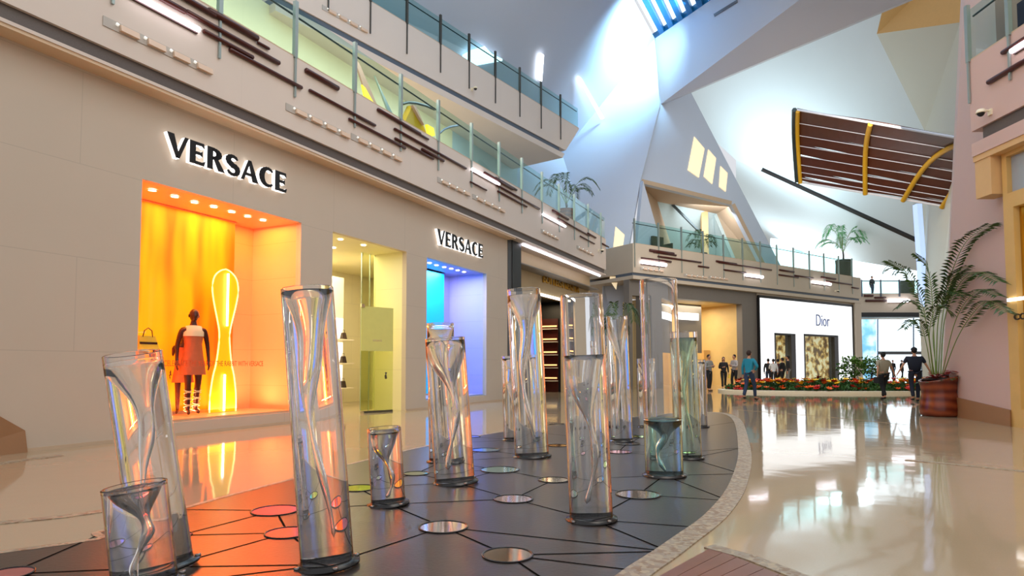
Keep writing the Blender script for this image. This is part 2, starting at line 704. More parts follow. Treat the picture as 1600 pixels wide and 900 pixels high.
display_room(FL, s216, s467, .27, ZT, TKW, 1.45, 'orange_wall', 'orange')
display_room(FL, s667, s760, .27, ZT, TKW, 1.45, 'lilac_wall', 'blue')
sLm, sLx = s517 - .8, 17.6
mb = M().box(sLm - .05, sLm, TKW, 4.2, 0, ZT).box(sLm - .05, sLx, 4.2, 4.25, 0, ZT).box(sLx, sLx + .05, 1.6, 4.2, 0, ZT)
mb.box(s634, s634 + .05, TKW, 1.05, 0, ZT).box(s634, s667 - .07, 1.05, 1.1, 0, ZT).box(sLm - .05, s634 + .05, TKW, 4.25, ZT, ZT + .05).box(s634 + .05, sLx, 1.1, 4.25, ZT, ZT + .05)
struct('wall_display_lime', mb, 'lime_wall', FL)
for (a, b, c) in ((s216, s467, 'orange'), (s667, s760, 'blue')):
    pass


def flight(name, fr_, s, y, z, sx, sy, power, col, tgt=None, spread=PI):
    tgt = tgt or fr_.p(s, y, z - 2)
    o = area_light(name, fr_.p(s, y, z), tgt, sx, sy, power, col, spread)
    return o


sm = (s216 + s467) / 2
o = flight('orange_display_light', FL, sm, .75, ZT - .03, s467 - s216 - .3, .8, 110, (1, .36, .06))
o.rotation_euler = (0, 0, FL.a)
o = area_light('orange_display_fill', FL.p(sm, .8, .34), FL.p(sm, .8, 3), s467 - s216 - .5, .3, 75, (1, .5, .22))  # unseen lamp added at floor level to brighten the display ceiling
o.rotation_euler = (PI, 0, FL.a)
o = flight('orange_display_light', FL, s467 - .7, .75, ZT - .03, 1.0, .8, 46, (1, .62, .4))
o.rotation_euler = (0, 0, FL.a)
o = flight('blue_display_light', FL, (s667 + s760) / 2, .75, ZT - .03, 2, .8, 170, (.62, .6, 1))
o.rotation_euler = (0, 0, FL.a)
o = flight('lime_shop_light', FL, (s517 + s634) / 2 + .6, 2.3, ZT - .03, 3.6, 2.4, 240, (1, .9, .6))
o.rotation_euler = (0, 0, FL.a)

area_light('orange_spill_fill', FL.p((s216 + s467) / 2, .45, 3.7), hz(340, 830), 3.2, .3, 36, (1, .10, .015), R(80))  # unseen lamp added to throw orange onto the floor outside
# backlit orange screen and its cyan twin
m = glow('orange_screen', 'ff9a00', 1.0)
nt = m.node_tree
b = nt.nodes['Principled BSDF']
tc = nt.nodes.new('ShaderNodeTexCoord')
mp = nt.nodes.new('ShaderNodeMapping')
mp.inputs['Scale'].default_value = (1.6, .2, .25)
n = nt.nodes.new('ShaderNodeTexNoise')
n.inputs['Scale'].default_value = 1.2
cr = nt.nodes.new('ShaderNodeValToRGB')
cr.color_ramp.elements[0].position = .38
cr.color_ramp.elements[0].color = lin('ff6600')
cr.color_ramp.elements[1].position = .6
cr.color_ramp.elements[1].color = lin('ffac00')
nt.links.new(tc.outputs['Object'], mp.inputs[0])
nt.links.new(mp.outputs[0], n.inputs['Vector'])
nt.links.new(n.outputs[0], cr.inputs[0])
nt.links.new(cr.outputs[0], b.inputs['Base Color'])
nt.links.new(cr.outputs[0], b.inputs['Emission Color'])
b.inputs['Emission Strength'].default_value = .55
glow('cyan_screen', '00a8f0', .75)
glow('yellow_acrylic', 'ffc800', .4)
glow('yellow_rim', 'fff2a0', 1.6)
sP = FL.s(361, 1.25)
t = fthing('display_screen', 'glowing orange backdrop screen behind the mannequin in the large window', 'screen', FL, s216, 1.25, .27)
M().box(0.02, sP - s216, -.03, .03, .06, ZT - .3).build('panel', 'orange_screen', t)
M().box(0.0, sP - s216 + .03, -.05, .05, 0, .06).build('base', 'reveal_tan', t)
M().box(0.0, sP - s216 + .03, -.05, .05, ZT - .3, ZT - .28).build('top_rail', 'orange_wall', t)
sP2 = FL.s(692, 1.25)
t = fthing('display_screen', 'glowing cyan backdrop screen in the blue window', 'screen', FL, s667, 1.25, .27)
M().box(0.02, sP2 - s667, -.03, .03, .06, ZT - .3).build('panel', 'cyan_screen', t)
M().box(0.0, sP2 - s667 + .03, -.05, .05, 0, .06).build('base', 'reveal_tan', t)


# downlights in the display ceilings
def downlights(pts, zc, where, grp):
    for i, (x, y) in enumerate(pts):
        w = hz(x, y, zc)
        t = thing('downlight', 'round white downlight, %s from the near end of the row in %s' % (ORD[i], where), 'downlight', w, FL.a, grp)
        M().lathe([(.085, 0), (.085, -.012), (.065, -.012), (.065, 0)], 20, close=True).build('trim_ring', 'cream', t)
        M().lathe([(.064, -.004), (0.0, -.004)], 20).build('lens', 'downlight', t)


downlights([(238, 297), (273, 307), (304, 316), (334, 323), (362, 331), (387, 338), (411, 344)], ZT - .01, 'the orange window ceiling', 'downlights in the orange window')
downlights([(671, 411), (682, 414.5), (694, 417.5), (705, 420), (715, 422.5), (725, 425)], ZT - .01, 'the blue window ceiling', 'downlights in the blue window')
downlights([(532, 374), (568, 383), (521, 387)], ZT - .01, 'the shop doorway ceiling', 'downlights in the doorway')

# window glass
for (a, b, c, jt) in ((s216, s467, 'tall glass pane of the orange display window', FL.s(341, .12)), (s667, s760, 'tall glass pane of the blue display window', None)):
    t = fthing('shop_window', c, 'window', FL, a, .07, .24)
    cuts = [0, (jt - a) if jt else (b - a) / 2, b - a]
    for i in range(2):
        M().box(cuts[i] + .004, cuts[i + 1] - .004, -.006, .006, .01, ZT - .25).build('glass_pane', 'shop_glass', t)
    M().box(0, b - a, -.015, .015, 0, .01).build('sill_channel', 'steel', t)

# text line on the orange window
mat('red_vinyl', 'd8501a', .5)
sa, za = FL.hit(256, 570, .05)
sb, zb = FL.hit(411, 567, .05)
t = fthing('window_lettering', 'thin red line of lettering across the orange display window', 'lettering', FL, (sa + sb) / 2, .05, (za + zb) / 2)
text_part('letters', 'CELEBRATE THE YEAR OF THE RABBIT WITH VERSACE', .14, 'red_vinyl', t, (0, 0, 0), .001, width=sb - sa)


# ---- flared capital letters
def stroke(pts, ws):
    out = []
    n = len(pts)
    e = []
    for i, p in enumerate(pts):
        a, b = Vector(pts[max(0, i - 1)]), Vector(pts[min(n - 1, i + 1)])
        d = (b - a).normalized()
        q = Vector((-d.y, d.x)) * ws[i] / 2
        e.append((Vector(p) + q, Vector(p) - q))
    for i in range(n - 1):
        out.append([e[i][0], e[i][1], e[i + 1][1], e[i + 1][0]])
    return out


def arc(cx, cy_, rx, ry, a0, a1, n):
    return [(cx + rx * math.cos(R(a0 + (a1 - a0) * i / n)), cy_ + ry * math.sin(R(a0 + (a1 - a0) * i / n))) for i in range(n + 1)]


def glyph(ch):
    if ch == 'V':
        return [[(-.02, 1), (.2, 1), (.44, .0), (.34, 0)], [(.34, 0), (.44, 0), (.78, 1), (.68, 1)]], .8
    if ch == 'E':
        return [[(0, 0), (.2, 0), (.2, 1), (0, 1)], [(.2, .9), (.5, .92), (.58, .84), (.56, 1), (.2, 1)],
                [(.2, .46), (.44, .47), (.5, .42), (.5, .6), (.44, .55), (.2, .55)], [(.2, 0), (.58, 0), (.62, .17), (.5, .09), (.2, .09)]], .66
    if ch == 'R':
        a = arc(.26, .74, .24, .2, 90, -90, 8)
        w = [.09, .12, .16, .2, .22, .2, .16, .12, .09]
        return [[(0, 0), (.2, 0), (.2, 1), (0, 1)], [(.18, .9), (.28, .9), (.28, 1), (.18, 1)], [(.18, .48), (.28, .48), (.28, .58), (.18, .58)]] + stroke(a, w) + [[(.26, .54), (.44, .5), (.74, 0), (.5, 0)]], .76
    if ch == 'S':
        a = arc(.3, .74, .22, .2, 25, 270, 9)[:-1] + arc(.3, .26, .24, .22, 90, -160, 9)
        w = [.05, .09, .1, .12, .16, .2, .21, .21, .22] + [.22, .22, .22, .2, .18, .14, .1, .09, .08, .05]
        return stroke(a, w), .64
    if ch == 'A':
        return [[(0, 0), (.1, 0), (.42, 1), (.34, 1)], [(.34, 1), (.46, 1), (.82, 0), (.58, 0)], [(.16, .26), (.62, .26), (.6, .35), (.18, .35)]], .84
    if ch == 'C':
        a = arc(.44, .5, .34, .45, 50, 310, 14)
        w = [.05, .08, .1, .12, .16, .2, .22, .23, .22, .2, .16, .12, .1, .08, .05]
        return stroke(a, w), .76
    return [], .5


glow('letter_white', 'ffffff', 1.0)


def bolden(q, d):
    n = len(q)
    out = []
    for i in range(n):
        a, b_, c = Vector(q[i - 1]), Vector(q[i]), Vector(q[(i + 1) % n])
        e1, e2 = (b_ - a), (c - b_)
        if e1.length < 1e-6 or e2.length < 1e-6:
            out.append(tuple(b_))
            continue
        e1.normalize()
        e2.normalize()
        n1, n2 = Vector((e1.y, -e1.x)), Vector((e2.y, -e2.x))
        m_ = n1 + n2
        m_ = m_.normalized() if m_.length > .2 else n1
        out.append(tuple(b_ + m_ * d / max(.5, m_.dot(n1))))
    return out


def flared_sign(label, fr_, s0, s1, z0, z1, y=-.12):
    word = 'VERSACE'
    h = z1 - z0
    tot = sum(glyph(c)[1] for c in word) * 1.0 + .1 * (len(word) - 1)
    k = (s1 - s0) / tot
    t = fthing('shop_sign', label, 'sign', fr_, s0, 0, z0)
    x = 0
    for c in word:
        polys, w = glyph(c)
        face, body = M(), M()
        for p in polys:
            q = [((x + a) * k, b_ * h) for a, b_ in p]
            ar = sum(q[i][0] * q[(i + 1) % len(q)][1] - q[(i + 1) % len(q)][0] * q[i][1] for i in range(len(q)))
            if ar < 0:
                q = q[::-1]
            q = bolden(q, .011)
            face.slab([(a, y - .012, b_) for a, b_ in q], (0, .012, 0))
            cx = sum(a for a, _ in q) / len(q)
            cz = sum(b_ for _, b_ in q) / len(q)
            body.slab([(a, y + .001, b_) for a, b_ in q], (0, -y - .03, 0))
        bo = body.build('letter', 'letter_white', t)
        face.build('letter_face', 'black', bo, label='black face')
        x += w + .1
    return t


a0, z1 = FL.hit(262, 207, -.1)
a1, _ = FL.hit(447, 297, -.1)
_, z0 = FL.hit(266, 243, -.1)
flared_sign('large raised black VERSACE letters with white sides above the orange window', FL, a0, a1, z0, z1)
a0, z1 = FL.hit(683, 358, -.1)
a1, z0 = FL.hit(754, 397, -.1)
_, z0 = FL.hit(688, 382, -.1)
flared_sign('raised black VERSACE letters with white sides above the blue window', FL, a0, a1, z0, z1)

# ---- gourd-shaped acrylic cut-outs in the orange window
def gourd(label, s, y, z, w, h, rz):
    t = thing('display_cutout', label, 'display', FL.p(s, y, z), FL.a + rz)
    prof = [(0, .50), (.12, .49), (.25, .40), (.33, .30), (.45, .22), (.55, .2), (.65, .30), (.76, .43), (.86, .5), (.94, .42), (.985, .2), (1, 0)]
    pr = smooth2(prof, 3)
    ring = [(r * w, h * zz) for zz, r in pr] + [(-r * w, h * zz) for zz, r in pr[::-1]]
    n = len(ring)
    mb = M()
    mb.add([(a, -.015, b_) for a, b_ in ring] + [(a, .015, b_) for a, b_ in ring],
           [tuple(range(n)), tuple(range(n, 2 * n))[::-1]] + [(i, n + i, n + (i + 1) % n, (i + 1) % n) for i in range(n)])
    mb.build('panel', 'yellow_acrylic', t)
    M().tube([(a, -.02, b_) for a, b_ in ring], .014, 6).build('glowing_rim', 'yellow_rim', t)
    M().tube([(0, -.05, .02), (0, -.05, .26 * h)], .02, 8).build('light_rod', 'tube_light', t)
    M().tube([(.05 * w, -.05, .6 * h), (.05 * w, -.05, .97 * h)], .02, 8).build('light_rod', 'tube_light', t)
    return t


gs, gz0 = FL.hit(347, 650, .85)
gourd('glowing yellow gourd-shaped cut-out standing right of the mannequin', gs, .85, .28, .62, FL.hit(347, 420, .85)[1] - .28, 0)
m2 = gourd('orange gourd-shaped cut-out at the near side of the orange window', s216 + .15, .9, .28, .7, 3.35, 0)
glow('orange_acrylic', 'ff8a10', .6)
for ch in m2.children:
    if ch.name.startswith('panel'):
        ch.data.materials[0] = MC['orange_acrylic']

# handbag on a plinth
bs, bz = FL.hit(228, 546, .7)
t = fthing('plinth', 'slim orange plinth under the yellow handbag in the orange window', 'plinth', FL, bs, .7, .27)
M().box(-.17, .17, -.14, .14, 0, bz - .27 - .02).build('column', 'orange_wall', t)
M().box(-.2, .2, -.17, .17, bz - .29, bz - .27).build('top', 'cream', t)
mat('yellow_leather', 'e8c23a', .4)
t = fthing('handbag', 'yellow handbag standing on the plinth in the orange window', 'bag', FL, bs, .7, bz)
mb = M()
mb.hexa([(-.2, -.09, 0), (.2, -.09, 0), (.2, .09, 0), (-.2, .09, 0)], [(-.14, -.04, .24), (.14, -.04, .24), (.14, .04, .24), (-.14, .04, .24)])
mb.build('body', 'yellow_leather', t)
M().tube([(-.09, -.04, .22), (-.07, -.05, .33), (0, -.05, .38), (.07, -.05, .33), (.09, -.04, .22)], .009, 6).build('handle', 'wood_bar', t)
M().box(-.16, .16, -.075, -.06, .09, .13).build('strap', 'wood_bar', t)

# ---- middle doorway: glazed screen, open glass door, lit shelf
yS = 1.05
t = fthing('glass_screen', 'tall frameless glass screen inside the middle doorway', 'glazing', FL, s517, yS, 0)
sw = FL.s(563, yS) - s517
M().box(sw + .01, s634 - s517, -.006, .006, .02, ZT - .02).build('glass_pane', 'green_glass', t)
M().box(sw + .34, sw + .36, -.01, .01, 0, ZT - .02).build('joint', 'steel', t)
M().box(sw, sw + .02, -.01, .01, 0, ZT - .02).build('joint', 'steel', t)
w0, w1 = hz(562, 646), hz(613, 643)
d = w1 - w0
t = thing('shop_door', 'open frameless glass door with frosted yellow upper band in the middle doorway', 'door', w0, math.atan2(d.y, d.x))
L_ = d.length
zt = P(562, 478, w0.y).z
M().box(.02, L_, -.006, .006, .03, zt * .58).build('glass_pane', 'green_glass', t)
mat('frost', 'd8d47a', .6)
M().box(.02, L_, -.005, .005, zt * .58, zt).build('frosted_band', 'frost', t)
M().box(0, .10, -.03, .03, 0, .06).build('hinge', 'chrome', t)
M().box(0, .10, -.03, .03, zt - .03, zt + .05).build('hinge', 'chrome', t)
M().box(.02, L_, -.02, .02, .0, .05).build('bottom_rail', 'steel_dark', t)
hb = P(601, 587, w0.y + .3)
M().tube([(L_ * .76, -.04, hb.z - .07), (L_ * .72, -.08, hb.z), (L_ * .76, -.04, hb.z + .07)], .03, 8).build('handle', 'steel_dark', t)
text_part('lettering', 'VERSACE', .07, 'reveal_tan', t, (L_ * .5, -.008, zt * .68), .001)
# lit niches with goods
glow('niche_lit', 'fff4d8', 1.3)
sn0, sn1 = FL.s(500, 2.6), FL.s(554, 2.6)
t = fthing('display_shelf', 'tall shelf unit with three brightly lit niches inside the doorway', 'shelf', FL, sn0, 2.6, 0)
wn = sn1 - sn0
zz = [FL.hit(545, y, 2.6)[1] for y in (606, 569, 567, 533, 530, 495)]
M().box(0, wn + .05, .5, .55, 0, 3.9).build('back', 'cream', t)
for i in range(3):
    a, b_ = zz[2 * i], zz[2 * i + 1]
    M().box(0, wn, .46, .5, a + .02, b_ - .02).build('lit_panel', 'niche_lit', t)
    M().box(0, wn + .04, .05, .5, a - .03, a).build('shelf_board', 'cream', t)
mat('bag_brown', '3a2a1c', .5)
for i in range(3):
    a = zz[2 * i]
    o = fthing('handbag', 'small dark handbag in the %s lit niche of the doorway shelf' % ['lowest', 'middle', 'topmost'][i], 'bag', FL, sn1 - .22, 2.85, a)
    M().hexa([(-.1, -.06, 0), (.1, -.06, 0), (.1, .06, 0), (-.1, .06, 0)], [(-.07, -.03, .2), (.07, -.03, .2), (.07, .03, .2), (-.07, .03, .2)]).build('body', 'bag_brown', o)
    M().tube([(-.05, 0, .19), (-.04, 0, .28), (.04, 0, .28), (.05, 0, .19)], .008, 6).build('handle', 'bag_brown', o)

# ---- next shop: recessed front with LED line, dark entrance, gold letters
yR = .55
mat('shop_beige', 'c2ab84', .5)
sd0, sd1 = FL.s(843, yR), FL.s(884, yR)
zdt = FL.hit(860, 466, yR)[1]
struct('wall_left_second', wall_holes(FL, s795, sLE + .1, 0, ZU, yR, yR + .25, [(sd0, sd1, 0, zdt)]), 'shop_beige', FL)
mb = M().box(s795, FL.s(799), -.02, yR + .3, 0, ZU, 0).box(FL.s(799), s812, -.04, yR + .3, 0, ZU, 1)
mb.build('pilaster', ['dark_frame', 'black'], None, FL, kind='structure')
struct('trim_3', M().box(s812, sLE - .2, -.12, -.06, ZU - .07, ZU - .01), 'tube_light', FL)
struct('trim_4', M().box(s812, sLE - .2, -.02, yR, ZU - .75, ZU - .7), 'grey_frame', FL)
mb = M().box(sd0, sd1, yR + 1.6, yR + 1.7, 0, zdt).box(sd0 - .05, sd0, yR + .25, yR + 1.7, 0, zdt).box(sd1, sd1 + .05, yR + .25, yR + 1.7, 0, zdt).box(sd0, sd1, yR + .2, yR + 1.7, zdt, zdt + .05)
struct('wall_entrance', mb, 'black', FL)
o = flight('entrance_light', FL, (sd0 + sd1) / 2, yR + .9, zdt - .1, 1.5, .8, 60, (1, .75, .45))
glow('shelf_glow', 'ffd58a', 1.2)
t = fthing('display_shelf', 'lit wine-coloured shelves inside the dark entrance with gold lettering above', 'shelf', FL, sd1 - .3, yR + 1.5, 0)
t.rotation_euler = (0, 0, FL.a - PI / 2)
wd = 1.15
M().box(0, wd, .22, .26, 0, 3.4).build('back', 'wood_bar', t)
for i in range(5):
    M().box(0, wd, 0, .22, .5 + i * .6, .53 + i * .6).build('shelf_board', 'cream', t)
    M().box(.05, wd - .05, .19, .215, .62 + i * .6, .68 + i * .6).build('light_strip', 'shelf_glow', t)
M().box(sd0 - .06, sd1 + .06, yR - .05, yR, zdt, zdt + .10).build('light_lintel', 'slot_light', None, FL)
tag(bpy.data.objects['light_lintel'], 'white glowing strip over the dark entrance of the second shop', 'light')
mat('gold', 'c99a3a', .3, .9)
sa, za = FL.hit(847, 438, yR)
sb, zb = FL.hit(903, 450, yR)
t = fthing('shop_sign', 'gold letters over the dark shop entrance at the far end of the left wall', 'sign', FL, (sa + sb) / 2, yR - .05, (za + zb) / 2)
text_part('letters', 'BOTTEGA VENETA', .5, 'gold', t, (0, 0, 0), .03, offset=.004, width=sb - sa)

# ---- slanted wall foot at the near end of the left wall
a, b_, c = hz(-60, 718), hz(42, 706), hz(45, 704)
mb = M()
base = [hz(-160, 730), hz(43, 706), FL.p(FL.s(44), .05, 0), FL.p(FL.s(-160), .05, 0)]
top = [P(-160, 440, hz(-160, 730).y + .2), P(-14, 470, hz(43, 706).y + .2), FL.p(FL.s(-14), .05, 2.4), FL.p(FL.s(-160), .05, 2.4)]
mb.hexa(base, top)
struct('wall_foot', mb, 'fascia')
k0 = lambda p, q, t: Vector(p).lerp(Vector(q), t)
out = Vector((.05, -.06, 0))
kb = [base[0] + out, base[1] + out, base[1], base[0]]
kt = [P(-160, 560, base[0].y) + out, P(39, 672, base[1].y + .02) + out, P(39, 672, base[1].y + .02), P(-160, 560, base[0].y)]
struct('baseboard_foot', M().hexa(kb, kt), 'brown_base')

# ================================================================== RAILINGS, BARS, LIGHTS ON THE BALCONY FACES


def railing(label, fr_, y, zd, posts, h=1.12, drop=.85, s0=None, s1=None, hr=True, pw=.042, glassm='glass_rail', steel='steel'):
    t = fthing('glass_railing', label, 'railing', fr_, posts[0], y, zd)
    o = posts[0]
    ends = [s0 if s0 is not None else posts[0]] + list(posts[1:-1] if s1 is None and s0 is None else posts[(0 if s0 is not None else 1):(None if s1 is not None else -1)]) + [s1 if s1 is not None else posts[-1]]
    for a, b_ in zip(ends[:-1], ends[1:]):
        if b_ - a > .06:
            M().box(a - o + .02, b_ - o - .02, .035, .05, .0, h - .03).build('glass_panel', glassm, t)
    for p_ in posts:
        M().box(p_ - o - pw, p_ - o + pw, -.05, .03, -.02, h + .06).box(p_ - o - pw * .5, p_ - o + pw * .5, -.045, -.01, -drop, 0).build('post', steel, t)
    if hr:
        M().tube([(ends[0] - o, .12, h - .16), (ends[-1] - o, .12, h - .16)], .022, 8).build('handrail', 'rail_dark', t)
    M().box(ends[0] - o, ends[-1] - o, -.0, .08, 0, .03).build('bottom_channel', 'reveal_tan', t)
    return t


postL = [FL.s(x, LY) for x in (330, 452, 548, 622, 682, 735, 779, 815, 847, 874, 898, 920, 940)]
dl = postL[1] - postL[0]
railing('glass railing with pale steel posts along the near left balcony', FL, LY, ZD2, [postL[0] - 1.9 * 2, postL[0] - 1.9] + postL, s0=sL0 + .2, s1=sLE - .05)


def bars(fr_, y, segs, where, grp, mname='wood_bar', rr=.035):
    segs = sorted(segs)
    for i, (x0, y0, x1, y1, th) in enumerate(segs):
        a, za = fr_.hit(x0, y0, y)
        b_, zb = fr_.hit(x1, y1, y)
        z = (za + zb) / 2
        ln = b_ - a
        size = 'long' if ln > 2.2 else ('short' if ln < 1.1 else 'medium-length')
        k = ORD[i] if i < len(ORD) else 'last'
        t = fthing('wooden_bar', '%s dark wooden bar, %s along %s' % (size, k, where), 'bar', fr_, a, y - .04, z, grp)
        M().tube([(0, 0, 0), (.02, 0, 0), (ln - .02, 0, 0), (ln, 0, 0)], [th * .6, th, th, th * .6], 8).build('rod', mname, t)
        for q in (.15, .85):
            M().box(ln * q - .012, ln * q + .012, .0, .08, -.012, .012).build('bracket', 'steel_dark', t)


BL = [(240, -2, 288, 15, .05), (262, -12, 335, 22, .05), (322, 18, 401, 60, .06), (288, 18, 435, 100, .045), (400, 66, 419, 78, .03), (315, 51, 394, 89, .04), (356, 79, 470, 137, .04),
      (330, 20, 336, 28, .03), (475, 110, 527, 139, .055), (481, 142, 585, 196, .035), (543, 186, 632, 232, .035), (588, 173, 655, 208, .045), (618, 188, 668, 220, .03), (614, 201, 727, 264, .035),
      (615, 217, 676, 248, .035), (657, 232, 692, 253, .04), (755, 273, 800, 293, .05), (772, 277, 806, 298, .04), (774, 290, 842, 326, .035), (776, 298, 822, 324, .035), (733, 285, 759, 297, .03),
      (862, 331, 887, 341, .05), (870, 343, 893, 352, .03), (872, 344, 920, 367, .035), (905, 369, 928, 381, .03), (917, 365, 930, 371, .04), (940, 381, 950, 386, .04)]
bars(FL, LY, BL, 'the near left balcony face', 'bars on the near left balcony face')


def tubes(fr_, y, segs, labels, rr=.045):
    for (x0, y0, x1, y1), lb in zip(segs, labels):
        a, za = fr_.hit(x0, y0, y)
        b_, zb = fr_.hit(x1, y1, y)
        z = (za + zb) / 2
        t = fthing('light_tube', lb, 'lamp', fr_, a, y - .07, z, 'glowing tubes on the balcony faces')
        M().tube([(0, 0, 0), (b_ - a, 0, 0)], rr, 10).build('tube', 'tube_light', t)
        M().box(0, b_ - a, .03, .07, -rr * 1.4, -rr * .9).build('bracket_rail', 'wood_bar', t)


tubes(FL, LY, [(196, -9, 307, 46), (735, 266, 777, 287), (846, 335, 881, 354)],
      ['long glowing white light tube above the orange window', 'glowing white light tube on the balcony face above the blue window', 'glowing white light tube below the potted palm on the balcony'])


def spots(fr_, y, rects, labels, nsp=4):
    for (x0, y0, x1, y1), lb in zip(rects, labels):
        a, za = fr_.hit(x0, y0, y)
        b_, zb = fr_.hit(x1, y1, y)
        z = (za + zb) / 2
        ln = b_ - a
        t = fthing('spotlight_row', lb, 'spotlight', fr_, a, y - .005, z, 'recessed spotlight rows on the balcony faces')
        M().box(0, ln, -.01, 0, -.02, .13).build('recess_plate', 'steel_pale', t)
        for i in range(nsp):
            q = ln * (i + .55) / nsp
            mbx = M()
            w = ln / nsp * .33
            mbx.hexa([(q, -.02, .10), (q + 2 * w, -.02, .10), (q + 2 * w, -.01, .0), (q, -.01, .0)], [(q, -.05, .10), (q + 2 * w, -.05, .10), (q + 2 * w, -.07, .0), (q, -.07, .0)])
            sp_ = mbx.build('spotlight', 'fascia_lamp', t)
            M().lathe([(.0, 0), (.03, 0), (.035, .05), (0, .05)], 10, T=Matrix.Translation((q - w * .3, -.02, .07)) @ Matrix.Rotation(R(50), 4, 'X') @ Matrix.Scale(.7, 4)).build('lens', 'lens_white', sp_)


mat('steel_pale', 'b9b1a8', .5, .1)
mat('fascia_lamp', 'dcbfa6', .5)
glow('lens_white', 'f3f4ee', .6)
spots(FL, LY, [(160, 40, 322, 112), (446, 172, 540, 214), (548, 214, 622, 254), (683, 284, 730, 305), (738, 309, 785, 332), (845, 362, 870, 375), (901, 387, 925, 400)],
      ['recessed row of tilted spotlights below the long light tube', 'recessed row of tilted spotlights, nearer of the pair by the middle doorway',
       'recessed row of tilted spotlights, farther of the pair by the middle doorway', 'row of small spotlights above the smaller VERSACE sign', 'row of small spotlights above the blue window, past the sign',
       'row of small spotlights under the light tube by the potted palm', 'row of small spotlights nearest the dome camera on the left balcony'])


def dome_cam(px, py, fr_, y, label):
    a, z = fr_.hit(px, py, y)
    t = fthing('security_camera', label, 'camera', fr_, a, y, z)
    k = 1
    M().box(-.05, .05, -.03, 0, -.05, .07).build('mount', 'cream', t)
    M().tube([(0, -.02, .04), (0, -.16, .05)], .02, 8).build('arm', 'cream', t)
    M().lathe([(0, .06), (.07, .06), (.09, 0), (.09, -.01), (0, -.01)], 20, T=Matrix.Translation((0, -.2, 0))).build('housing', 'cream', t)
    M().ell((0, -.2, -.01), .07, .07, .07, 14).build('dome', 'black', t)


dome_cam(935, 392, FL, LY, 'dome security camera at the far end of the near left balcony')

# ---- second-level shopfront behind the near left railing
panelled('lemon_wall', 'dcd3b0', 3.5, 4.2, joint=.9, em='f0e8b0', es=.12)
yB = 4.6
Z3S = P(800, 203, 27.7).z
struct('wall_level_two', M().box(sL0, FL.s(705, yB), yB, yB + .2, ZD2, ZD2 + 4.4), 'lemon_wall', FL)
area_light('level_two_light', FL.p(13, 2.2, 11.3), FL.p(13, 3.6, 7), 10, 1.5, 250, (1, .93, .8))
area_light('level_two_light', FL.p(21, 2.2, 11.3), FL.p(21, 3.6, 7), 6, 1.5, 150, (.88, .94, 1))
mat('gold_paint', 'c9a018', .4, .2)
glow('gold_lit', 'ffd83a', .9)
mat('pink_panel', 'c79a86', .5)
mat('pale_glass_wall', 'b9cdd0', .3)
struct('wall_level_two_glass', M().box(FL.s(705, yB), sLE, yB, yB + .2, ZD2, ZD2 + 4.4), 'pale_glass_wall', FL)


def fpoly(fr_, y, pts, d=.06):
    return [Vector((*[fr_.hit(px, py, y)[0]], y, fr_.hit(px, py, y)[1])) for px, py in pts]


def fslab(fr_, y, pts, d=.06):
    return M().slab(fpoly(fr_, y, pts), (0, d, 0))


yA = 2.6
t = thing('wall_art', 'folded gold and pink angular wall sculpture behind the left balcony railing', 'sculpture', FL.v * FL.D, FL.a)
fslab(FL, yA, [(552, 85), (562, 100), (592, 170), (578, 165)]).build('pink_blade', 'pink_panel', t)
fslab(FL, yA - .1, [(566, 132), (571, 137), (584, 160), (570, 150)]).build('gold_chip', 'gold_lit', t)
fslab(FL, yA, [(586, 118), (592, 132), (614, 178), (606, 172)]).build('grey_blade', 'steel', t)
t = thing('wall_art', 'pointed gold star sculpture behind the left balcony railing, above the row of dark bars', 'sculpture', FL.v * FL.D, FL.a)
pts = [(632, 192), (640, 175), (645, 164), (656, 180), (666, 208), (650, 204)]
fslab(FL, yA - .2, pts, .25).build('star_body', 'gold_paint', t)
fslab(FL, yA - .35, [(668, 194), (678, 200), (680, 212), (672, 214)], .12).build('lit_point', 'gold_lit', t)
fslab(FL, yA - .3, [(645, 164), (650, 166), (663, 195), (657, 186)], .12).build('blade', 'pink_panel', t)
arcp = [FL.hit(x, y, yA) for x, y in ((626, 163), (638, 160), (650, 161), (665, 165), (679, 171))]
t = fthing('arched_rail', 'dark blue curved rail above the gold star sculpture', 'rail', FL, 0, 0, 0)
M().tube([(a, yA, z) for a, z in arcp], .05, 8).build('rail', 'rail_dark', t)
arcp = [FL.hit(x, y, yA) for x, y in ((686, 209), (694, 202), (704, 198), (716, 196))]
M().tube([(a, yA, z) for a, z in arcp], .04, 8).build('rail', 'band_blue', t)

# ================================================================== UPPER BALCONY (third level)
ZD3 = FM.hit(800, 137)[1]
zm0 = FM.hit(800, 206)[1]
zmb0, zmb1 = FM.hit(800, 197)[1], FM.hit(800, 190)[1]
sM0, sM1 = FM.s(420), FM.hit(893, 215)[0]
sMt = FM.hit(905, 199)[0]
mb = M()
mb.hexa([(sM0, 0, zm0), (FM.hit(879, 237)[0], 0, zm0), (FM.hit(879, 237)[0], 7, zm0), (sM0, 7, zm0)], [(sM0, 0, zmb0), (FM.hit(882, 234)[0], 0, zmb0), (FM.hit(882, 234)[0], 7, zmb0), (sM0, 7, zmb0)])
mb.hexa([(sM0, 0, zmb1), (FM.hit(884, 230)[0], 0, zmb1), (FM.hit(884, 230)[0], 7, zmb1), (sM0, 7, zmb1)], [(sM0, 0, ZD3), (sMt, 0, ZD3), (sMt, 7, ZD3), (sM0, 7, ZD3)])
struct('slab_upper', mb, 'fascia', FM)
struct('trim_5', M().box(sM0, FM.hit(875, 230)[0], .05, 1, zmb0, zmb1), 'band_blue', FM)
postM = [FM.s(x) for x in (504, 572, 631, 685, 731, 773, 812, 846, 877)]
railing('glass railing with thin dark posts along the upper left balcony', FM, 0, ZD3, postM, h=1.1, drop=1.15, s0=sM0, s1=sMt - .05, steel='steel_dark')
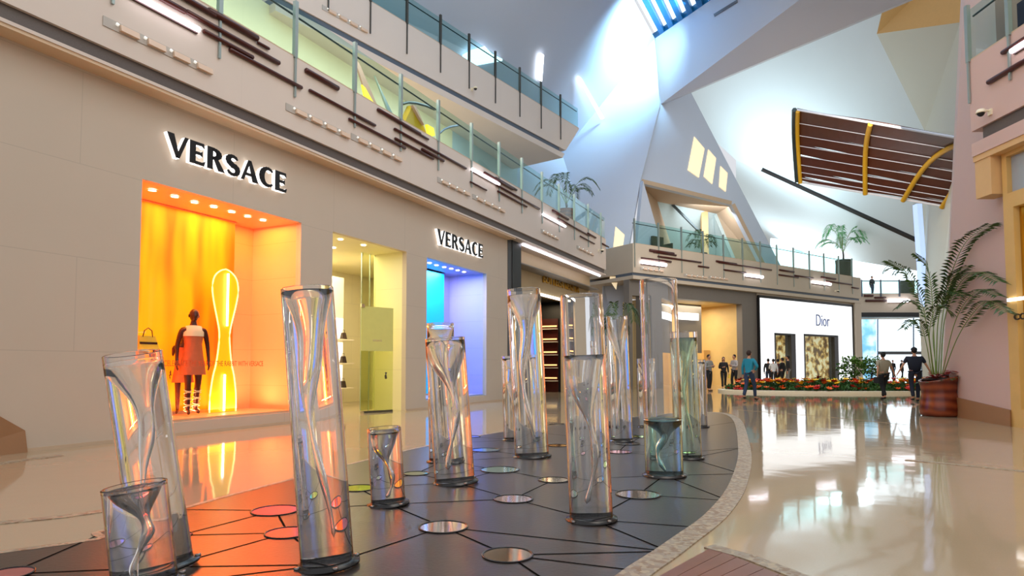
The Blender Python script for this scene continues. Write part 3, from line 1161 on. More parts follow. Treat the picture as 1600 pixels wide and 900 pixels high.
dome_cam(737, 140, FM, 0, 'dome security camera under the upper left balcony')
spots(FM, 0, [(503, 12, 570, 52)], ['row of small tilted spotlights on the upper left balcony face'])

# ================================================================== GREAT LEANING WALLS, BEAM, SKYLIGHT, VAULT
V1 = P(1023, 60, 39)
zs_ = V1.z
V2 = P(1031, 165, 39)
V3 = P(1000, 285, 37)
V4 = P(983, 383, 35.6)
V5 = P(975, 606, 34.2)
W1 = P(905, 185, 38)
W2 = P(878, 240, 36.5)
W3 = P(945, 425, 34.4)
W4 = P(940, 608, 33.4)
W5 = P(700, 300, 34)
W6 = P(650, 440, 32)
E1 = hz(990, 0, zs_)
dE = (E1 - V1).normalized()
E2 = V1 + dE * 26
E3 = E2 + Vector((-8, 2, 3))
tl = P(420, -160, 40)
ml = P(420, 240, 36)


def surf(name, faces, m, thick=(0, 0, 0), mname=None):
    mb = M()
    for f in faces:
        f = [Vector(p) for p in f]
        nn = (f[1] - f[0]).cross(f[2] - f[0])
        if nn.dot(Vector((0, 0, H)) - f[0]) < 0:
            f = f[::-1]
        mb.add(f, [tuple(range(len(f)))])
    o = struct(name, mb, m)
    md = o.modifiers.new('thickness', 'SOLIDIFY')
    md.thickness = .25
    md.offset = -1
    return o


PAn = dE.cross(W1 - V1).normalized()


def onp(px, py, p0, n):
    d = ray(px, py)
    c = Vector((0, 0, H))
    return c + d * ((p0 - c).dot(n) / d.dot(n))


W2 = onp(878, 240, V1, PAn)
tl, ml, W5 = onp(420, -160, V1, PAn), onp(420, 240, V1, PAn), onp(700, 300, V1, PAn)
W6 = onp(640, 470, V1, PAn)
PBn = (W2 - V1).cross(V4 - V1).normalized()
V2, V3, W3 = onp(1031, 165, V1, PBn), onp(1000, 285, V1, PBn), onp(943, 440, V1, PBn)
print('PA', W2, tl, ml, W5, W6, 'PB', V2, V3, W3, V4)
# main leaning wall behind the balconies
surf('wall_atrium', [[V1, W2, ml, tl, E2], [V1, V2, V3, V4, W3, W2], [V4, V5, W4, W3], [W2, W3, W6, W5], [W2, W5, ml]], 'white_wall')
# beam crossing below the skylight
T1 = hz(1110, 0, zs_)
dT = (T1 - V1).normalized()
Q0 = P(1032, 163, 39)
Q1 = hz(1420, 0, Q0.z)
dQ = (Q1 - Q0).normalized()
T9, Q9 = V1 + dT * 34, Q0 + dQ * 34
mb = M()
back = Vector((.3, .25, .12))
mb.hexa([V1 + Vector((0, 0, .3)), T9 + Vector((0, 0, .3)), Q9, Q0], [p + back for p in (V1 + Vector((0, 0, .3)), T9 + Vector((0, 0, .3)), Q9, Q0)])
struct('beam', mb, 'white_wall_b')
# slot vent on the beam
bn = (T9 - V1).cross(Q0 - V1).normalized()
if bn.y > 0:
    bn = -bn


def on_plane(px, py, p0, n):
    d = ray(px, py)
    c = Vector((0, 0, H))
    return c + d * ((p0 - c).dot(n) / d.dot(n))


pv = [on_plane(x, y, V1, bn) for x, y in ((1116, 22), (1152, 0), (1153, 4), (1117, 26))]
tag(M().slab([p + bn * .05 for p in pv], -bn * .04).build('air_grille', 'band_dark'), 'thin dark slot grille on the beam beside the skylight', 'grille')
# skylight bars, in the roof plane
mat('blue_steel', '0f5f8c', .4, .2)
mb = M()
sky = fthing('skylight', 'skylight of blue steel bars high above the hall', 'skylight', Fr(0, 0), 0, 0, 0)
wT = (T9 - V1).length
for i in range(12):
    a = V1 + dT * (.5 + i * .82)
    b_ = a + dE * 24
    q = Vector((0, 0, .35))
    w = dT * .38
    M().hexa([a, a + w, b_ + w, b_], [a + q, a + w + q, b_ + w + q, b_ + q]).build('glazing_bar', 'blue_steel', sky)
M().hexa([V1 - dT * .3, V1 + dT * 14, V1 + dT * 14 - dE * .3, V1 - dT * .3 - dE * .3], [p + Vector((0, 0, .4)) for p in (V1 - dT * .3, V1 + dT * 14, V1 + dT * 14 - dE * .3, V1 - dT * .3 - dE * .3)]).build('edge_frame', 'blue_steel', sky)
a = V1 + dE * 9
M().hexa([a, a + dT * 12, a + dT * 12 + dE * .12, a + dE * .12], [p + Vector((0, 0, .3)) for p in (a, a + dT * 12, a + dT * 12 + dE * .12, a + dE * .12)]).build('cross_bar', 'blue_steel', sky)
gq = [V1 - dE * .2, V1 + dT * 13, V1 + dT * 13 + dE * 24, V1 + dE * 24]
M().slab([p + Vector((0, 0, .42)) for p in gq], (0, 0, .03)).build('glass_pane', 'daylight_pane', sky)

# centre wall with the deep angular window
C0, C1, C2 = P(1000, 285, 37), P(1080, 145, 40.5), P(1222, 417, 42)
cn = (C1 - C0).cross(C2 - C0).normalized()
if cn.y > 0:
    cn = -cn
cp = lambda x, y, off=0.0: on_plane(x, y, C0, cn) + cn * off
o1, o2, o3, o4 = cp(998, 285), cp(1143, 320), cp(1196, 425), cp(1040, 425)
i1, i2, i3, i4 = P(1027, 315, 42), P(1120, 334, 43.5), P(1158, 425, 43.5), P(1062, 425, 42)
oL = cp(985, 440)
surf('wall_centre', [[cp(1030, 165), cp(1032, 60), cp(1085, 60), cp(1080, 145)], [cp(1030, 165), cp(1080, 145), o2, o1], [cp(1080, 145), cp(1225, 425), o3, o2], [V3, o1, o4, oL]], 'white_wall')
surf('wall_centre_reveal', [[o1, o2, i2, i1], [o2, o3, i3, i2], [o1, i1, i4, o4]], 'reveal_tan')
surf('wall_centre_inner', [[i1, i2, P(1125, 430, 46), P(1040, 430, 46)], [i2, i3, P(1170, 435, 44), P(1125, 430, 46)]], 'pale_glass_wall')
area_light('deep_window_light', P(1110, 330, 41), P(1095, 400, 44), 2.5, 1.5, 160, (.9, .95, 1))
d0, d1 = P(1050, 320, 42.2), P(1094, 364, 42.2)
tag(M().slab([d0, d0 + Vector((.18, 0, 0)), d1 + Vector((.18, 0, 0)), d1], (0, .2, 0)).build('strut', 'rail_dark'), 'dark diagonal strut inside the deep angular window', 'strut')
d0, d1 = P(1096, 330, 43.2), P(1098, 420, 43.2)
tag(M().slab([d0, d0 + Vector((.45, 0, 0)), d1 + Vector((.45, 0, 0)), d1], (0, .3, 0)).build('column', 'tan_soffit'), 'ochre upright column inside the deep angular window', 'column')
# bright patches on the leaning walls, their light put into glowing slabs
for i, (q, lb) in enumerate([([(1084, 214), (1100, 233), (1091, 278), (1074, 266)], 'tallest glowing cream patch on the centre leaning wall'),
                             ([(1106, 234), (1118, 248), (1112, 288), (1099, 276)], 'middle glowing cream patch on the centre leaning wall'),
                             ([(1125, 260), (1136, 271), (1133, 300), (1123, 292)], 'smallest glowing cream patch on the centre leaning wall')]):
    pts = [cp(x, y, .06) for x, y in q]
    tag(M().slab(pts, -cn * .05).build('wall_glow_patch', 'cream_glow'), lb, 'slot light', 'glowing cream patches on the centre wall')  # glowing slabs stand in for bright patches on the wall
wn = (W3 - V4).cross(V5 - V4).normalized()
if wn.y > 0:
    wn = -wn
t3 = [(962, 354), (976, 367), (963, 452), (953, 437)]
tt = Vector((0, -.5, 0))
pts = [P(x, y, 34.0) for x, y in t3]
tag(M().slab(pts, (0, .15, 0)).build('wall_glow_patch', 'cream_glow'), 'tall glowing cream patch on the white wall beside the balcony end', 'slot light')  # bright patch on the wall, its light put into a glowing slab
# slim lamps set into the big wall (in front of it)


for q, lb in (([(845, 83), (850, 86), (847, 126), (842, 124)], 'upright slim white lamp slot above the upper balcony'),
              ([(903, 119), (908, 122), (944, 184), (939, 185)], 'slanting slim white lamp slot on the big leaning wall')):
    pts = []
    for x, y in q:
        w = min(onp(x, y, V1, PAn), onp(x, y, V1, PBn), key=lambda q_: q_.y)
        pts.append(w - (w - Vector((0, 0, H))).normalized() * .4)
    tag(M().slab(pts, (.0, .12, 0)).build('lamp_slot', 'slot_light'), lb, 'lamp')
pts = []
for x, y in [(722, 86), (736, 78), (757, 72), (769, 84), (785, 92), (740, 100)]:
    w = onp(x, y, V1, PAn)
    pts.append(w - (w - Vector((0, 0, H))).normalized() * .4)
tag(M().slab(pts, (0, .2, 0)).build('roof_window', 'daylight_blue_white' if 0 else 'daylight_pane'), 'bright angular opening seen through the upper balcony railing', 'window')

# far vault
va, va2 = P(1060, 160, 50), P(1030, 30, 50)
vb = P(1392, -40, 34)
vc = P(1370, 53, 34)
vd, vd2 = P(1500, 35, 30), P(1506, -80, 30)
ve = P(1445, 205, 33)
vg = P(1434, 318, 36)
vh = P(1486, 318, 26)
vk, vl = P(1150, 250, 52), P(1445, 388, 44)
vm, vn = P(1150, 400, 62), P(1445, 428, 54)
vp0, vp1, vp2 = P(1080, 145, 50), P(1370, 53, 35), P(1440, 384, 42)
vpn = (vp1 - vp0).cross(vp2 - vp0).normalized()
va, va2, vb, vc, ve, vg, vk, vl = [onp(x, y, vp0, vpn) for x, y in ((1050, 160), (1040, 30), (1392, -40), (1370, 53), (1445, 205), (1434, 318), (1150, 250), (1445, 388))]
print('vault', va, va2, vb, vc, ve, vg, vk, vl)
vq0 = P(1240, 395, 64)
vqn = (vl - vk).cross(vq0 - vk).normalized()
vm, vn = onp(1150, 378, vk, vqn), onp(1445, 425, vk, vqn)
surf('ceiling_vault', [[va, va2, vb, vc, ve, vg, vl, vk]], 'vault')
surf('ceiling_vault_low', [[vk, vl, vn, vm]], 'vault')
surf('ceiling_facet_grey', [[vc, vd, P(1495, 205, 28), ve], [ve, P(1495, 205, 28), vh, vg]], 'vault_grey')
surf('ceiling_facet_tan', [[vb, vd2, vd, vc]], 'vault_tan')
# dark slot across the vault
s0_, s1_ = onp(1188, 268, vp0, vpn), onp(1440, 384, vp0, vpn)
s0_, s1_ = s0_ + Vector((0, -.5, 0)), s1_ + Vector((0, -.5, 0))
up = Vector((0, 0, .33))
tag(M().slab([s0_, s1_, s1_ + up, s0_ + up * 1.2], (0, .4, 0)).build('shadow_slot', 'black'), 'long black slot running down across the white vault', 'slot')
# grey leaning wall between vault and pink wall
surf('wall_far_right', [[vg, vh, P(1466, 660, 16.6), P(1452, 600, 30)], [vl, vg, P(1452, 600, 30), P(1449, 560, 40)]], 'vault_grey')
# light reflected by the wall edge, put in as a glowing leaning strip
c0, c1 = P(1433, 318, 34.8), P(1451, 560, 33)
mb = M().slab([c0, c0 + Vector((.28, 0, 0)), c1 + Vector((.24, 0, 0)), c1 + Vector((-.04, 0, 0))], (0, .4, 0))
glow('edge_gleam', 'bfd8ff', .7)
tag(mb.build('wall_edge_gleam', 'edge_gleam'), 'slim pale blue gleam of a leaning wall edge left of the pink wall', 'column')
# vault daylight strips (upper level windows)
mb = M().slab([P(1205, 372, 63), P(1450, 408, 63), P(1450, 470, 63), P(1205, 470, 63)], (0, .2, 0))
struct('window_1', mb, 'daylight_pane')

# ================================================================== FAR SHOPS
sF0, sF1 = FF.s(984), FF.s(1342)
ZDF = FF.hit(1100, 399)[1]
zq0 = FF.hit(1100, 449)[1]
zq1, zq2 = FF.hit(1100, 444)[1], FF.hit(1100, 440)[1]
print('far', ZDF, zq0)
mb = M().box(sF0, sF1, -.3, 7, zq0, zq1).box(sF0, sF1, -.3, 7, zq2, ZDF)
struct('slab_far', mb, 'fascia_far', FF)
struct('trim_6', M().box(sF0, sF1 - .2, -.24, 1, zq1, zq2), 'band_blue', FF)
zFt = zq0
# shopfront layout
g0, g1 = FF.s(986), FF.s(1183)
d0_, d1_ = FF.s(1184), FF.s(1331)
gi0, gi1 = FF.s(1040), FF.s(1161)
zg = FF.hit(1100, 470)[1]
struct('wall_far', wall_holes(FF, sF0, d0_, 0, zFt, 0, .4, [(gi0, gi1, 0, zg), (FF.s(989), FF.s(1003), 0, FF.hit(995, 462)[1])]), 'grey_frame', FF)
struct('wall_far_end', M().box(d1_ + .15, sF1, -.28, 6, 0, zFt).box(d0_, d1_ + .15, -.05, .4, FF.hit(1260, 473)[1] - .02, zFt), 'fascia_far', FF)
mat('golden_wall', 'd2b478', .5, noise=(2, .1))
mb = M().box(gi0 - .05, gi0, .4, 5, 0, zg).box(gi1, gi1 + .05, .4, 5, 0, zg).box(gi0, gi1, 5, 5.1, 0, zg).box(gi0, gi1, .4, 5, zg, zg + .05)
struct('wall_golden_shop', mb, 'golden_wall', FF)
o = area_light('golden_shop_light', FF.p((gi0 + gi1) / 2, 2.6, zg - .1), FF.p((gi0 + gi1) / 2, 2.6, 0), 5, 3, 420, (1, .88, .66))
mb = M().box(FF.s(989), FF.s(1003), .6, .7, 0, 4.6)
struct('window_2', mb, 'golden_wall', FF)
# inner grey volume with white sign
sx0, sx1 = FF.s(1030, 1.6), FF.s(1092, 1.6)
zs0, zs1 = FF.hit(1070, 556, 1.6)[1], FF.hit(1070, 470, 1.6)[1]
struct('wall_shop_screen', M().box(gi0, FF.s(1097, 1.8), 1.8, 2.0, 2.0, zg).box(gi0, gi0 + 1.2, 1.8, 2.0, 0, 2.0), 'grey_frame', FF)
a, z = FF.hit(1062, 494, 1.7)
b_, _ = FF.hit(1090, 494, 1.7)
a0 = FF.s(1040, 1.7)
t = fthing('shop_sign', 'small white glowing sign inside the golden far shop', 'sign', FF, (a0 + b_) / 2, 1.65, z)
M().box(-(b_ - a0) / 2, (b_ - a0) / 2, -.04, .04, -.2, .22).build('lightbox', 'facade_lit', t)
mat('sign_grey', '9a8aa0', .5)
text_part('letters', 'LOUIS VUITTON', .3, 'sign_grey', t, (0, -.05, 0), .005, width=(b_ - a0) * .8)
# golden inner display wall + orange ornament
a0, z0 = FF.hit(1100, 600, 2.6)
struct('wall_shop_display', M().box(FF.s(1100, 2.4), gi1, 2.4, 2.6, 0, 2.2), 'vault_tan', FF)

# Dior facade
zt_, zb_ = FF.hit(1260, 473)[1], 0.12
hA0, hA1, zhA = FF.s(1208), FF.s(1241), FF.hit(1224, 521)[1]
hB0, hB1, zhB = FF.s(1254), FF.s(1308), FF.hit(1280, 523)[1]
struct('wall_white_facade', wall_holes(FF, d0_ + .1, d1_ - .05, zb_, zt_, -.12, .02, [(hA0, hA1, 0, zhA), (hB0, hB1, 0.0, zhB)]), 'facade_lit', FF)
t = fthing('facade_frame', 'black frame around the glowing white far shopfront', 'frame', FF, d0_, 0, 0)
wD = d1_ - d0_
M().box(0, .1, -.16, .1, 0, zt_ + .1).build('jamb', 'black', t)
M().box(wD - .05, wD + .12, -.16, .1, 0, zt_ + .1).build('jamb', 'black', t)
M().box(0, wD + .12, -.16, .1, zt_, zt_ + .16).build('head', 'black', t)
M().box(0, wD, -.16, .1, 0, .12).build('sill', 'black', t)
m = mat('gold_mosaic', 'c8a468', .35, noise=(3, .1))
nt = m.node_tree
vo = nt.nodes.new('ShaderNodeTexNoise')
vo.inputs['Scale'].default_value = 2.5
vo.inputs['Detail'].default_value = 6
tcx = [n for n in nt.nodes if n.type == 'TEX_COORD'][0]
nt.links.new(tcx.outputs['Object'], vo.inputs['Vector'])
cr = nt.nodes.new('ShaderNodeValToRGB')
cr.color_ramp.elements[0].position = .4
cr.color_ramp.elements[0].color = lin('6a4a26')
cr.color_ramp.elements[1].position = .6
cr.color_ramp.elements[1].color = lin('fff0c8')
cr.color_ramp.elements.new(.5).color = lin('d8ac60')
nt.links.new(vo.outputs[0], cr.inputs[0])
bb = nt.nodes['Principled BSDF']
nt.links.new(cr.outputs[0], bb.inputs['Base Color'])
nt.links.new(cr.outputs[0], bb.inputs['Emission Color'])
bb.inputs['Emission Strength'].default_value = .5
for (a, b_, zt2, lb) in ((hA0, hA1, zhA, 'narrow dark-framed doorway of the white far shopfront, left of the wide display window'), (hB0, hB1, zhB, 'wide gold-lit display window of the white far shopfront')):
    t = fthing('display_window', lb, 'window', FF, a, 0, 0)
    w = b_ - a
    M().box(0, w, .3, .36, .1, zt2).build('gold_backdrop', 'gold_mosaic', t)
    for q in ((0, .14), (w - (.5 if w > 2 else .14), w)):
        M().box(q[0], q[1], -.14, .3, .1, zt2).build('jamb', 'dark_frame', t)
    M().box(0, w, -.14, .3, zt2 - .12, zt2).build('head', 'black', t)
    M().box(0, w, -.02, -.0, .12, zt2 - .1).build('glass_pane', 'shop_glass', t)
mat('navy_text', '6a78a6', .5)
a, z = FF.hit(1282, 502)
b_, _ = FF.hit(1292, 502)
a0 = FF.s(1271)
t = fthing('shop_sign', 'slate Dior lettering on the glowing white far facade', 'sign', FF, a, -.13, z)
text_part('letters', 'Dior', 1.15, 'navy_text', t, (0, -.02, 0), .02, offset=-.01, width=FF.s(1292) - a0)

# far balcony railing, bars, lights
postF = [FF.s(x, -.3) for x in (993, 1031, 1067, 1101, 1133, 1163, 1191, 1217, 1243, 1268, 1291, 1314, 1335)]
railing('glass railing along the far balcony above the golden and white shops', FF, -.3, ZDF, postF, h=1.25, drop=1.25, s0=sF0 + .1, pw=.04)
BF = [(1014, 392, 1052, 396, .08), (1020, 394, 1056, 399, .05), (1027, 401, 1095, 410, .05), (1001, 403, 1035, 408, .05), (1028, 407, 1048, 409, .06), (1090, 416, 1107, 418, .05), (1118, 409, 1150, 412, .06), (1122, 408, 1205, 424, .045),
      (1130, 422, 1165, 426, .05), (1217, 422, 1240, 425, .06), (1216, 429, 1247, 434, .05), (1240, 431, 1270, 434, .05), (1282, 433, 1305, 436, .06), (1290, 439, 1330, 445, .05), (1330, 449, 1341, 451, .05)]
bars(FF, -.3, BF, 'the far balcony face', 'bars on the far balcony face')
tubes(FF, -.3, [(1001, 409, 1039, 415), (1164, 430, 1190, 433), (1268, 441, 1296, 444)], ['glowing white light tube at the near end of the far balcony', 'glowing white light tube in the middle of the far balcony', 'glowing white light tube above the white Dior shopfront'], .09)
spots(FF, -.3, [(1000, 421, 1034, 425), (1068, 431, 1102, 435), (1107, 434, 1135, 438)], ['row of small spotlights at the near end of the far balcony face', 'row of small spotlights on the far balcony, left of an identical row', 'row of small spotlights on the far balcony, right of an identical row'])
dome_cam(1305, 455, FF, -.3, 'dome security camera above the white Dior shopfront')

# chairs and boxes seen behind the far railing
mat('rattan', '4c4a38', .7)
t = fthing('lounge_chair', 'dark lounge chair behind the far balcony railing', 'chair', FF, FF.s(1037, 1.2), 1.2, ZDF)
M().box(-.45, .45, -.4, .4, .2, .45).build('seat', 'rattan', t)
M().box(-.45, .45, .3, .45, .45, 1.1).build('backrest', 'rattan', t)
for q in (-.45, .35):
    M().box(q, q + .1, -.4, .4, .45, .65).build('armrest', 'rattan', t)
    M().box(q, q + .1, -.38, -.3, 0, .2).build('leg', 'black', t)
    M().box(q, q + .1, .3, .38, 0, .2).build('leg', 'black', t)

# ================================================================== FAR BRIDGE AND ENTRANCE
xb0, xb1 = P(1338, 460, 55).x, P(1462, 460, 55).x
zB = ZDF
mb = M().box(xb0 - 3, xb1 + 2, 55, 63, 5.9, zB)
struct('slab_bridge', mb, 'fascia_far')
struct('trim_7', M().box(xb0 - 3, xb1, 54.9, 56, 5.5, 5.9), 'black')
xs = [P(x, 460, 55).x for x in (1346, 1376, 1405, 1434)]
t = thing('glass_railing', 'glass railing of the distant bridge over the bright entrance', 'railing', (xs[0], 54.95, zB))
for i in range(3):
    M().box(xs[i] - xs[0] + .05, xs[i + 1] - xs[0] - .05, 0, .02, 0, 1.1).build('glass_panel', 'glass_rail', t)
for x in xs:
    M().box(x - xs[0] - .05, x - xs[0] + .05, -.05, .05, -.3, 1.2).build('post', 'band_blue', t)
M().tube([(0, .1, 1.1), (xs[-1] - xs[0], .1, 1.1)], .05, 6).build('handrail', 'rail_dark', t)
bars(FB, -.05, [(1350, 462, 1364, 462, .1), (1352, 470, 1385, 470, .1), (1366, 465, 1384, 465, .08)], 'the distant bridge', 'bars on the distant bridge')
tubes(FB, -.05, [(1387, 470, 1420, 470)], ['glowing white light tube on the distant bridge'], .14)
# glazed entrance far behind
struct('window_3', M().slab([P(1338, 488, 70), P(1462, 492, 70), P(1462, 589, 70), P(1338, 589, 70)], (0, .3, 0)), 'daylight_pane')
m = glow('blue_poster', '9fd6f2', .9)
nt = m.node_tree
vo = nt.nodes.new('ShaderNodeTexNoise')
vo.inputs['Scale'].default_value = .8
vo.inputs['Detail'].default_value = 5
tcx = nt.nodes.new('ShaderNodeTexCoord')
nt.links.new(tcx.outputs['Object'], vo.inputs['Vector'])
cr = nt.nodes.new('ShaderNodeValToRGB')
cr.color_ramp.elements[0].position = .42
cr.color_ramp.elements[0].color = lin('3c9ccc')
cr.color_ramp.elements[1].position = .6
cr.color_ramp.elements[1].color = lin('e8faff')
nt.links.new(vo.outputs[0], cr.inputs[0])
nt.links.new(cr.outputs[0], nt.nodes['Principled BSDF'].inputs['Emission Color'])
mull = thing('entrance_frame', 'thin grey frame of the bright glazed entrance', 'frame', (0, 0, 0))
for x in (1371, 1427, 1440):
    a, b_ = P(x, 493, 69.7), P(x, 589, 69.7)
    M().slab([a, a + Vector((.12, 0, 0)), b_ + Vector((.12, 0, 0)), b_], (0, .1, 0)).build('mullion', 'band_blue', mull)
a, b_ = P(1372, 549, 69.6), P(1440, 549, 69.6)
M().slab([a, b_, b_ + Vector((0, 0, -.35)), a + Vector((0, 0, -.35))], (0, .15, 0)).build('transom', 'dark_frame', mull)
tag(M().slab([P(1346, 495, 69), P(1369, 495, 69), P(1369, 589, 69), P(1346, 589, 69)], (0, .1, 0)).build('window_poster', 'blue_poster'), 'tall blue and white translucent poster left of the bright entrance', 'poster')
tag(M().slab([P(1392, 589.5, 66), P(1415, 589.5, 66), P(1415, 593, 62), P(1392, 593, 62)], (0, 0, .02)).build('door_mat', 'black'), 'black mat in front of the bright entrance', 'mat')

# ================================================================== RIGHT SIDE
pf = P(1464, 650, 16.2)
p_n = Vector((9.9, 12.5, 0))
pfar = Vector((hz(1466, 645).x, hz(1466, 645).y, 0))
pfar = Vector((.6795 * 15.8, 15.8, 0))
tn, tf = Vector((11.0, 13.6, 15)), P(1501, 0, 16.5)
tf = tf + (tf - pfar) * .5
pts = [p_n, pfar, tf, Vector((10.6, 13.4, tf.z))]
pm = [P(1562, 300, 12.9), P(1480, 320, 15.9)]
mb = M()
nrm = (pfar - p_n).cross(Vector((0, 0, 1))).normalized()
if nrm.x < 0:
    nrm = -nrm
mb.hexa(pts, [p + Vector((1.5, 1.0, 0)) for p in pts])
struct('wall_right', mb, 'pink_wall')
kb = [p_n, pfar]
off = Vector((-.06, -.04, 0))
mb = M().hexa([p_n + off, pfar + off, pfar, p_n], [p_n + off * .6 + Vector((0, 0, .33)), pfar + off * .6 + Vector((.0, 0, .52)), pfar + Vector((0, 0, .52)), p_n + Vector((0, 0, .33))])
struct('baseboard_right', mb, 'brown_base')
# second level edge on the right
sR = lambda Y: -Y
YE = 13.0
zr0 = FR.hit(1560, 227, -.22)[1]
ZDR = P(1530, 97, 13.0).z
zrb0 = zr0 + .28
mb = M().box(-YE, 0, -.22, 2.6, zr0, zrb0).box(-YE, 0, -.22, 2.6, zrb0 + .26, ZDR)
struct('slab_right', mb, 'pink_wall', FR)
struct('trim_8', M().box(-YE + .25, 0, -.16, 1, zrb0, zrb0 + .26), 'band_dark', FR)
struct('ceiling_soffit_right', M().box(-YE, 0, -.2, 2.6, zr0 - .12, zr0).box(-YE + .02, -YE + .45, -.18, .2, zr0 - .9, zr0 - .12), 'tan_soffit', FR)
railing('glass railing with pale posts at the top right corner', FR, -.22, ZDR, [-YE + .02, -P(1588, 50, 11.9).y * 1.0 - .0, -10.2, -8.4], h=1.15, drop=.9, steel='steel')
struct('wall_right_level_two', wall_holes(FR, -YE - 1, 0, ZDR, ZDR + 4, 2.6, 2.8, [(-12.4 - 2.6, -12.4 - 2.2, ZDR, ZDR + 2.2)]), 'shop_beige', FR)
tag(M().box(-15.3, -14.7, 1.3, 1.5, ZDR, ZDR + 2.3).build('banner_stand', 'navy_text', None, FR), 'dark blue upright panel behind the top right railing', 'panel') if False else None
bars(FR, -.22, [(1568, 81, 1640, 40, .045), (1546, 131, 1640, 72, .05)], 'the right balcony face', 'bars on the right balcony face')
tubes(FR, -.22, [(1586, 80, 1650, 40)], ['glowing white light tube on the right balcony face'], .05)
dome_cam(1548, 176, FR, -.22, 'dome security camera on the right balcony face')
# dark doors glimpsed behind the top right railing
mat('dark_blue', '1d2a44', .4)
for i, (x0, x1) in enumerate(((1569, 1580), (1593, 1640))):
    q = [FR.hit(x0, 60, 1.0)[0], FR.hit(x1, 60, 1.0)[0]]
    t = fthing('dark_screen', ['narrow dark blue standing screen behind the right railing', 'wide dark standing screen behind the right railing post'][i], 'screen', FR, min(q), 1.0, ZDR)
    w = abs(q[1] - q[0])
    M().box(0, w, -.03, .03, .1, 1.35).build('panel', 'dark_blue', t)
    M().box(w * .1, w * .9, -.2, .2, 0, .1).build('base', 'black', t)
# right shop: golden stone with glazed top
glow('amber_panel', 'd9a648', .35)
mat('gold_stone', 'd4ad6a', .4, noise=(3, .08))
q0 = -12.5
zA_ = FR.hit(1575, 302)[1]
struct('wall_right_shop', wall_holes(FR, q0, 0, 0, zr0 - .12, 0, .3, [(q0 + .12, -1, zA_, zr0 - .2), (FR.hit(1590, 500)[0], -1, .35, zA_ - .3)]), 'gold_stone', FR)
t = fthing('shop_window', 'blue-reflecting upper window of the right shop', 'window', FR, q0 + .12, .1, zA_)
M().box(0, 4, 0, .02, 0, zr0 - .2 - zA_).build('glass_pane', 'upper_glass', t) if 'upper_glass' in MC else M().box(0, 4, 0, .02, 0, zr0 - .2 - zA_).build('glass_pane', mat('upper_glass', '9fa9b4', .12), t)  # reflected blue put into the pane's colour
M().box(0, 4, -.03, .05, -.04, 0).build('sill', 'tan_soffit', t)
t = fthing('shop_window', 'amber-lit lower window of the right shop', 'window', FR, FR.hit(1590, 500)[0], .15, .35)
M().box(0, 4, .4, .45, 0, zA_ - .65).build('backdrop', 'amber_panel', t)
M().box(0, 4, 0, .02, 0, zA_ - .65).build('glass_pane', 'shop_glass', t)
M().box(-.02, .05, -.03, .03, 0, zA_ - .65).build('jamb', 'gold', t)
a, z = FR.hit(1574, 469, -.03)
tag(M().box(a, a + 3, -.04, .01, z - .03, z + .03).build('light_line', 'slot_light', None, FR), 'thin white light line across the right shopfront', 'light')
a, z = FR.hit(1584, 496, -.03)
t = fthing('shop_sign', 'dark COACH lettering at the right picture edge', 'sign', FR, a + .36, -.02, z)
text_part('letters', 'COACH', .17, 'bag_brown', t, (0, -.01, 0), .01, offset=.004, width=.7)

# wooden canopy hanging on the right
mat('canopy_wood', '4a2013', .4, noise=(3, .3))
mat('rib_yellow', 'c89a1e', .4)
mat('cable_white', 'd8dce8', .3)
cTL, cTR, cBR, cBL = P(1246, 171, 30), P(1520, 219, 23), P(1530, 331, 27), P(1250, 284, 33)


def cpt(u, v, o=0.0):
    a = cTL.lerp(cTR, u)
    b_ = cBL.lerp(cBR, u)
    p = a.lerp(b_, v)
    n = Vector((0.1, .45, .9)).normalized()
    return p + n * (o + 1.1 * math.sin(PI * v) * .6)


can = thing('slatted_canopy', 'curved canopy of dark wooden boards with yellow ribs hanging under the vault', 'canopy', (0, 0, 0))
edges = [0, .26, .46, .6, .72, .82, .9, .96, 1.0]
NU = 14
for j in range(len(edges) - 1):
    v0, v1 = edges[j] + .004, edges[j + 1] - .008
    mb = M()
    for i in range(NU):
        u0, u1 = i / NU, (i + 1) / NU
        sag = lambda u: .012 * math.sin(u * 9 + j * 1.7)
        A = [cpt(u0, v0 + sag(u0)), cpt(u1, v0 + sag(u1)), cpt(u1, v1 + sag(u1)), cpt(u0, v1 + sag(u0))]
        B = [cpt(u0, v0 + sag(u0), .12), cpt(u1, v0 + sag(u1), .12), cpt(u1, v1 + sag(u1), .12), cpt(u0, v1 + sag(u0), .12)]
        mb.hexa(A, B)
    mb.build('board', 'canopy_wood', can)
for (ua, ub) in ((.0, .0), (.48, .41), (.97, .62), (1.0, .82)):
    pts = [cpt(ua + (ub - ua) * k / 10, (k / 10) if ua < 1 else .5 + .5 * k / 10, -.12) for k in range(11)]
    M().tube(pts, .11, 8).build('rib', 'rib_yellow', can)
for j in (1, 2, 3, 4, 5, 6, 7):
    pts = [cpt(k / 10, edges[j] - .008, -.05) for k in range(11)]
    M().tube(pts, .022, 6).build('cable', 'cable_white', can)
for e_, nm in ((0, 'edge_rail'), (1, 'edge_rail')):
    M().tube([cpt(k / 10, e_, -.02) for k in range(11)], .06, 6).build(nm, 'cable_white', can)
M().tube([cpt(0, k / 10, -.02) + Vector((-.15, 0, 0)) for k in range(11)], .12, 6).build('end_rail', 'rail_dark', can)

# ================================================================== WATER VORTEX CYLINDERS
mat('ring_black', '15110f', .25)
mat('ring_steel', '8a8480', .2, .9)
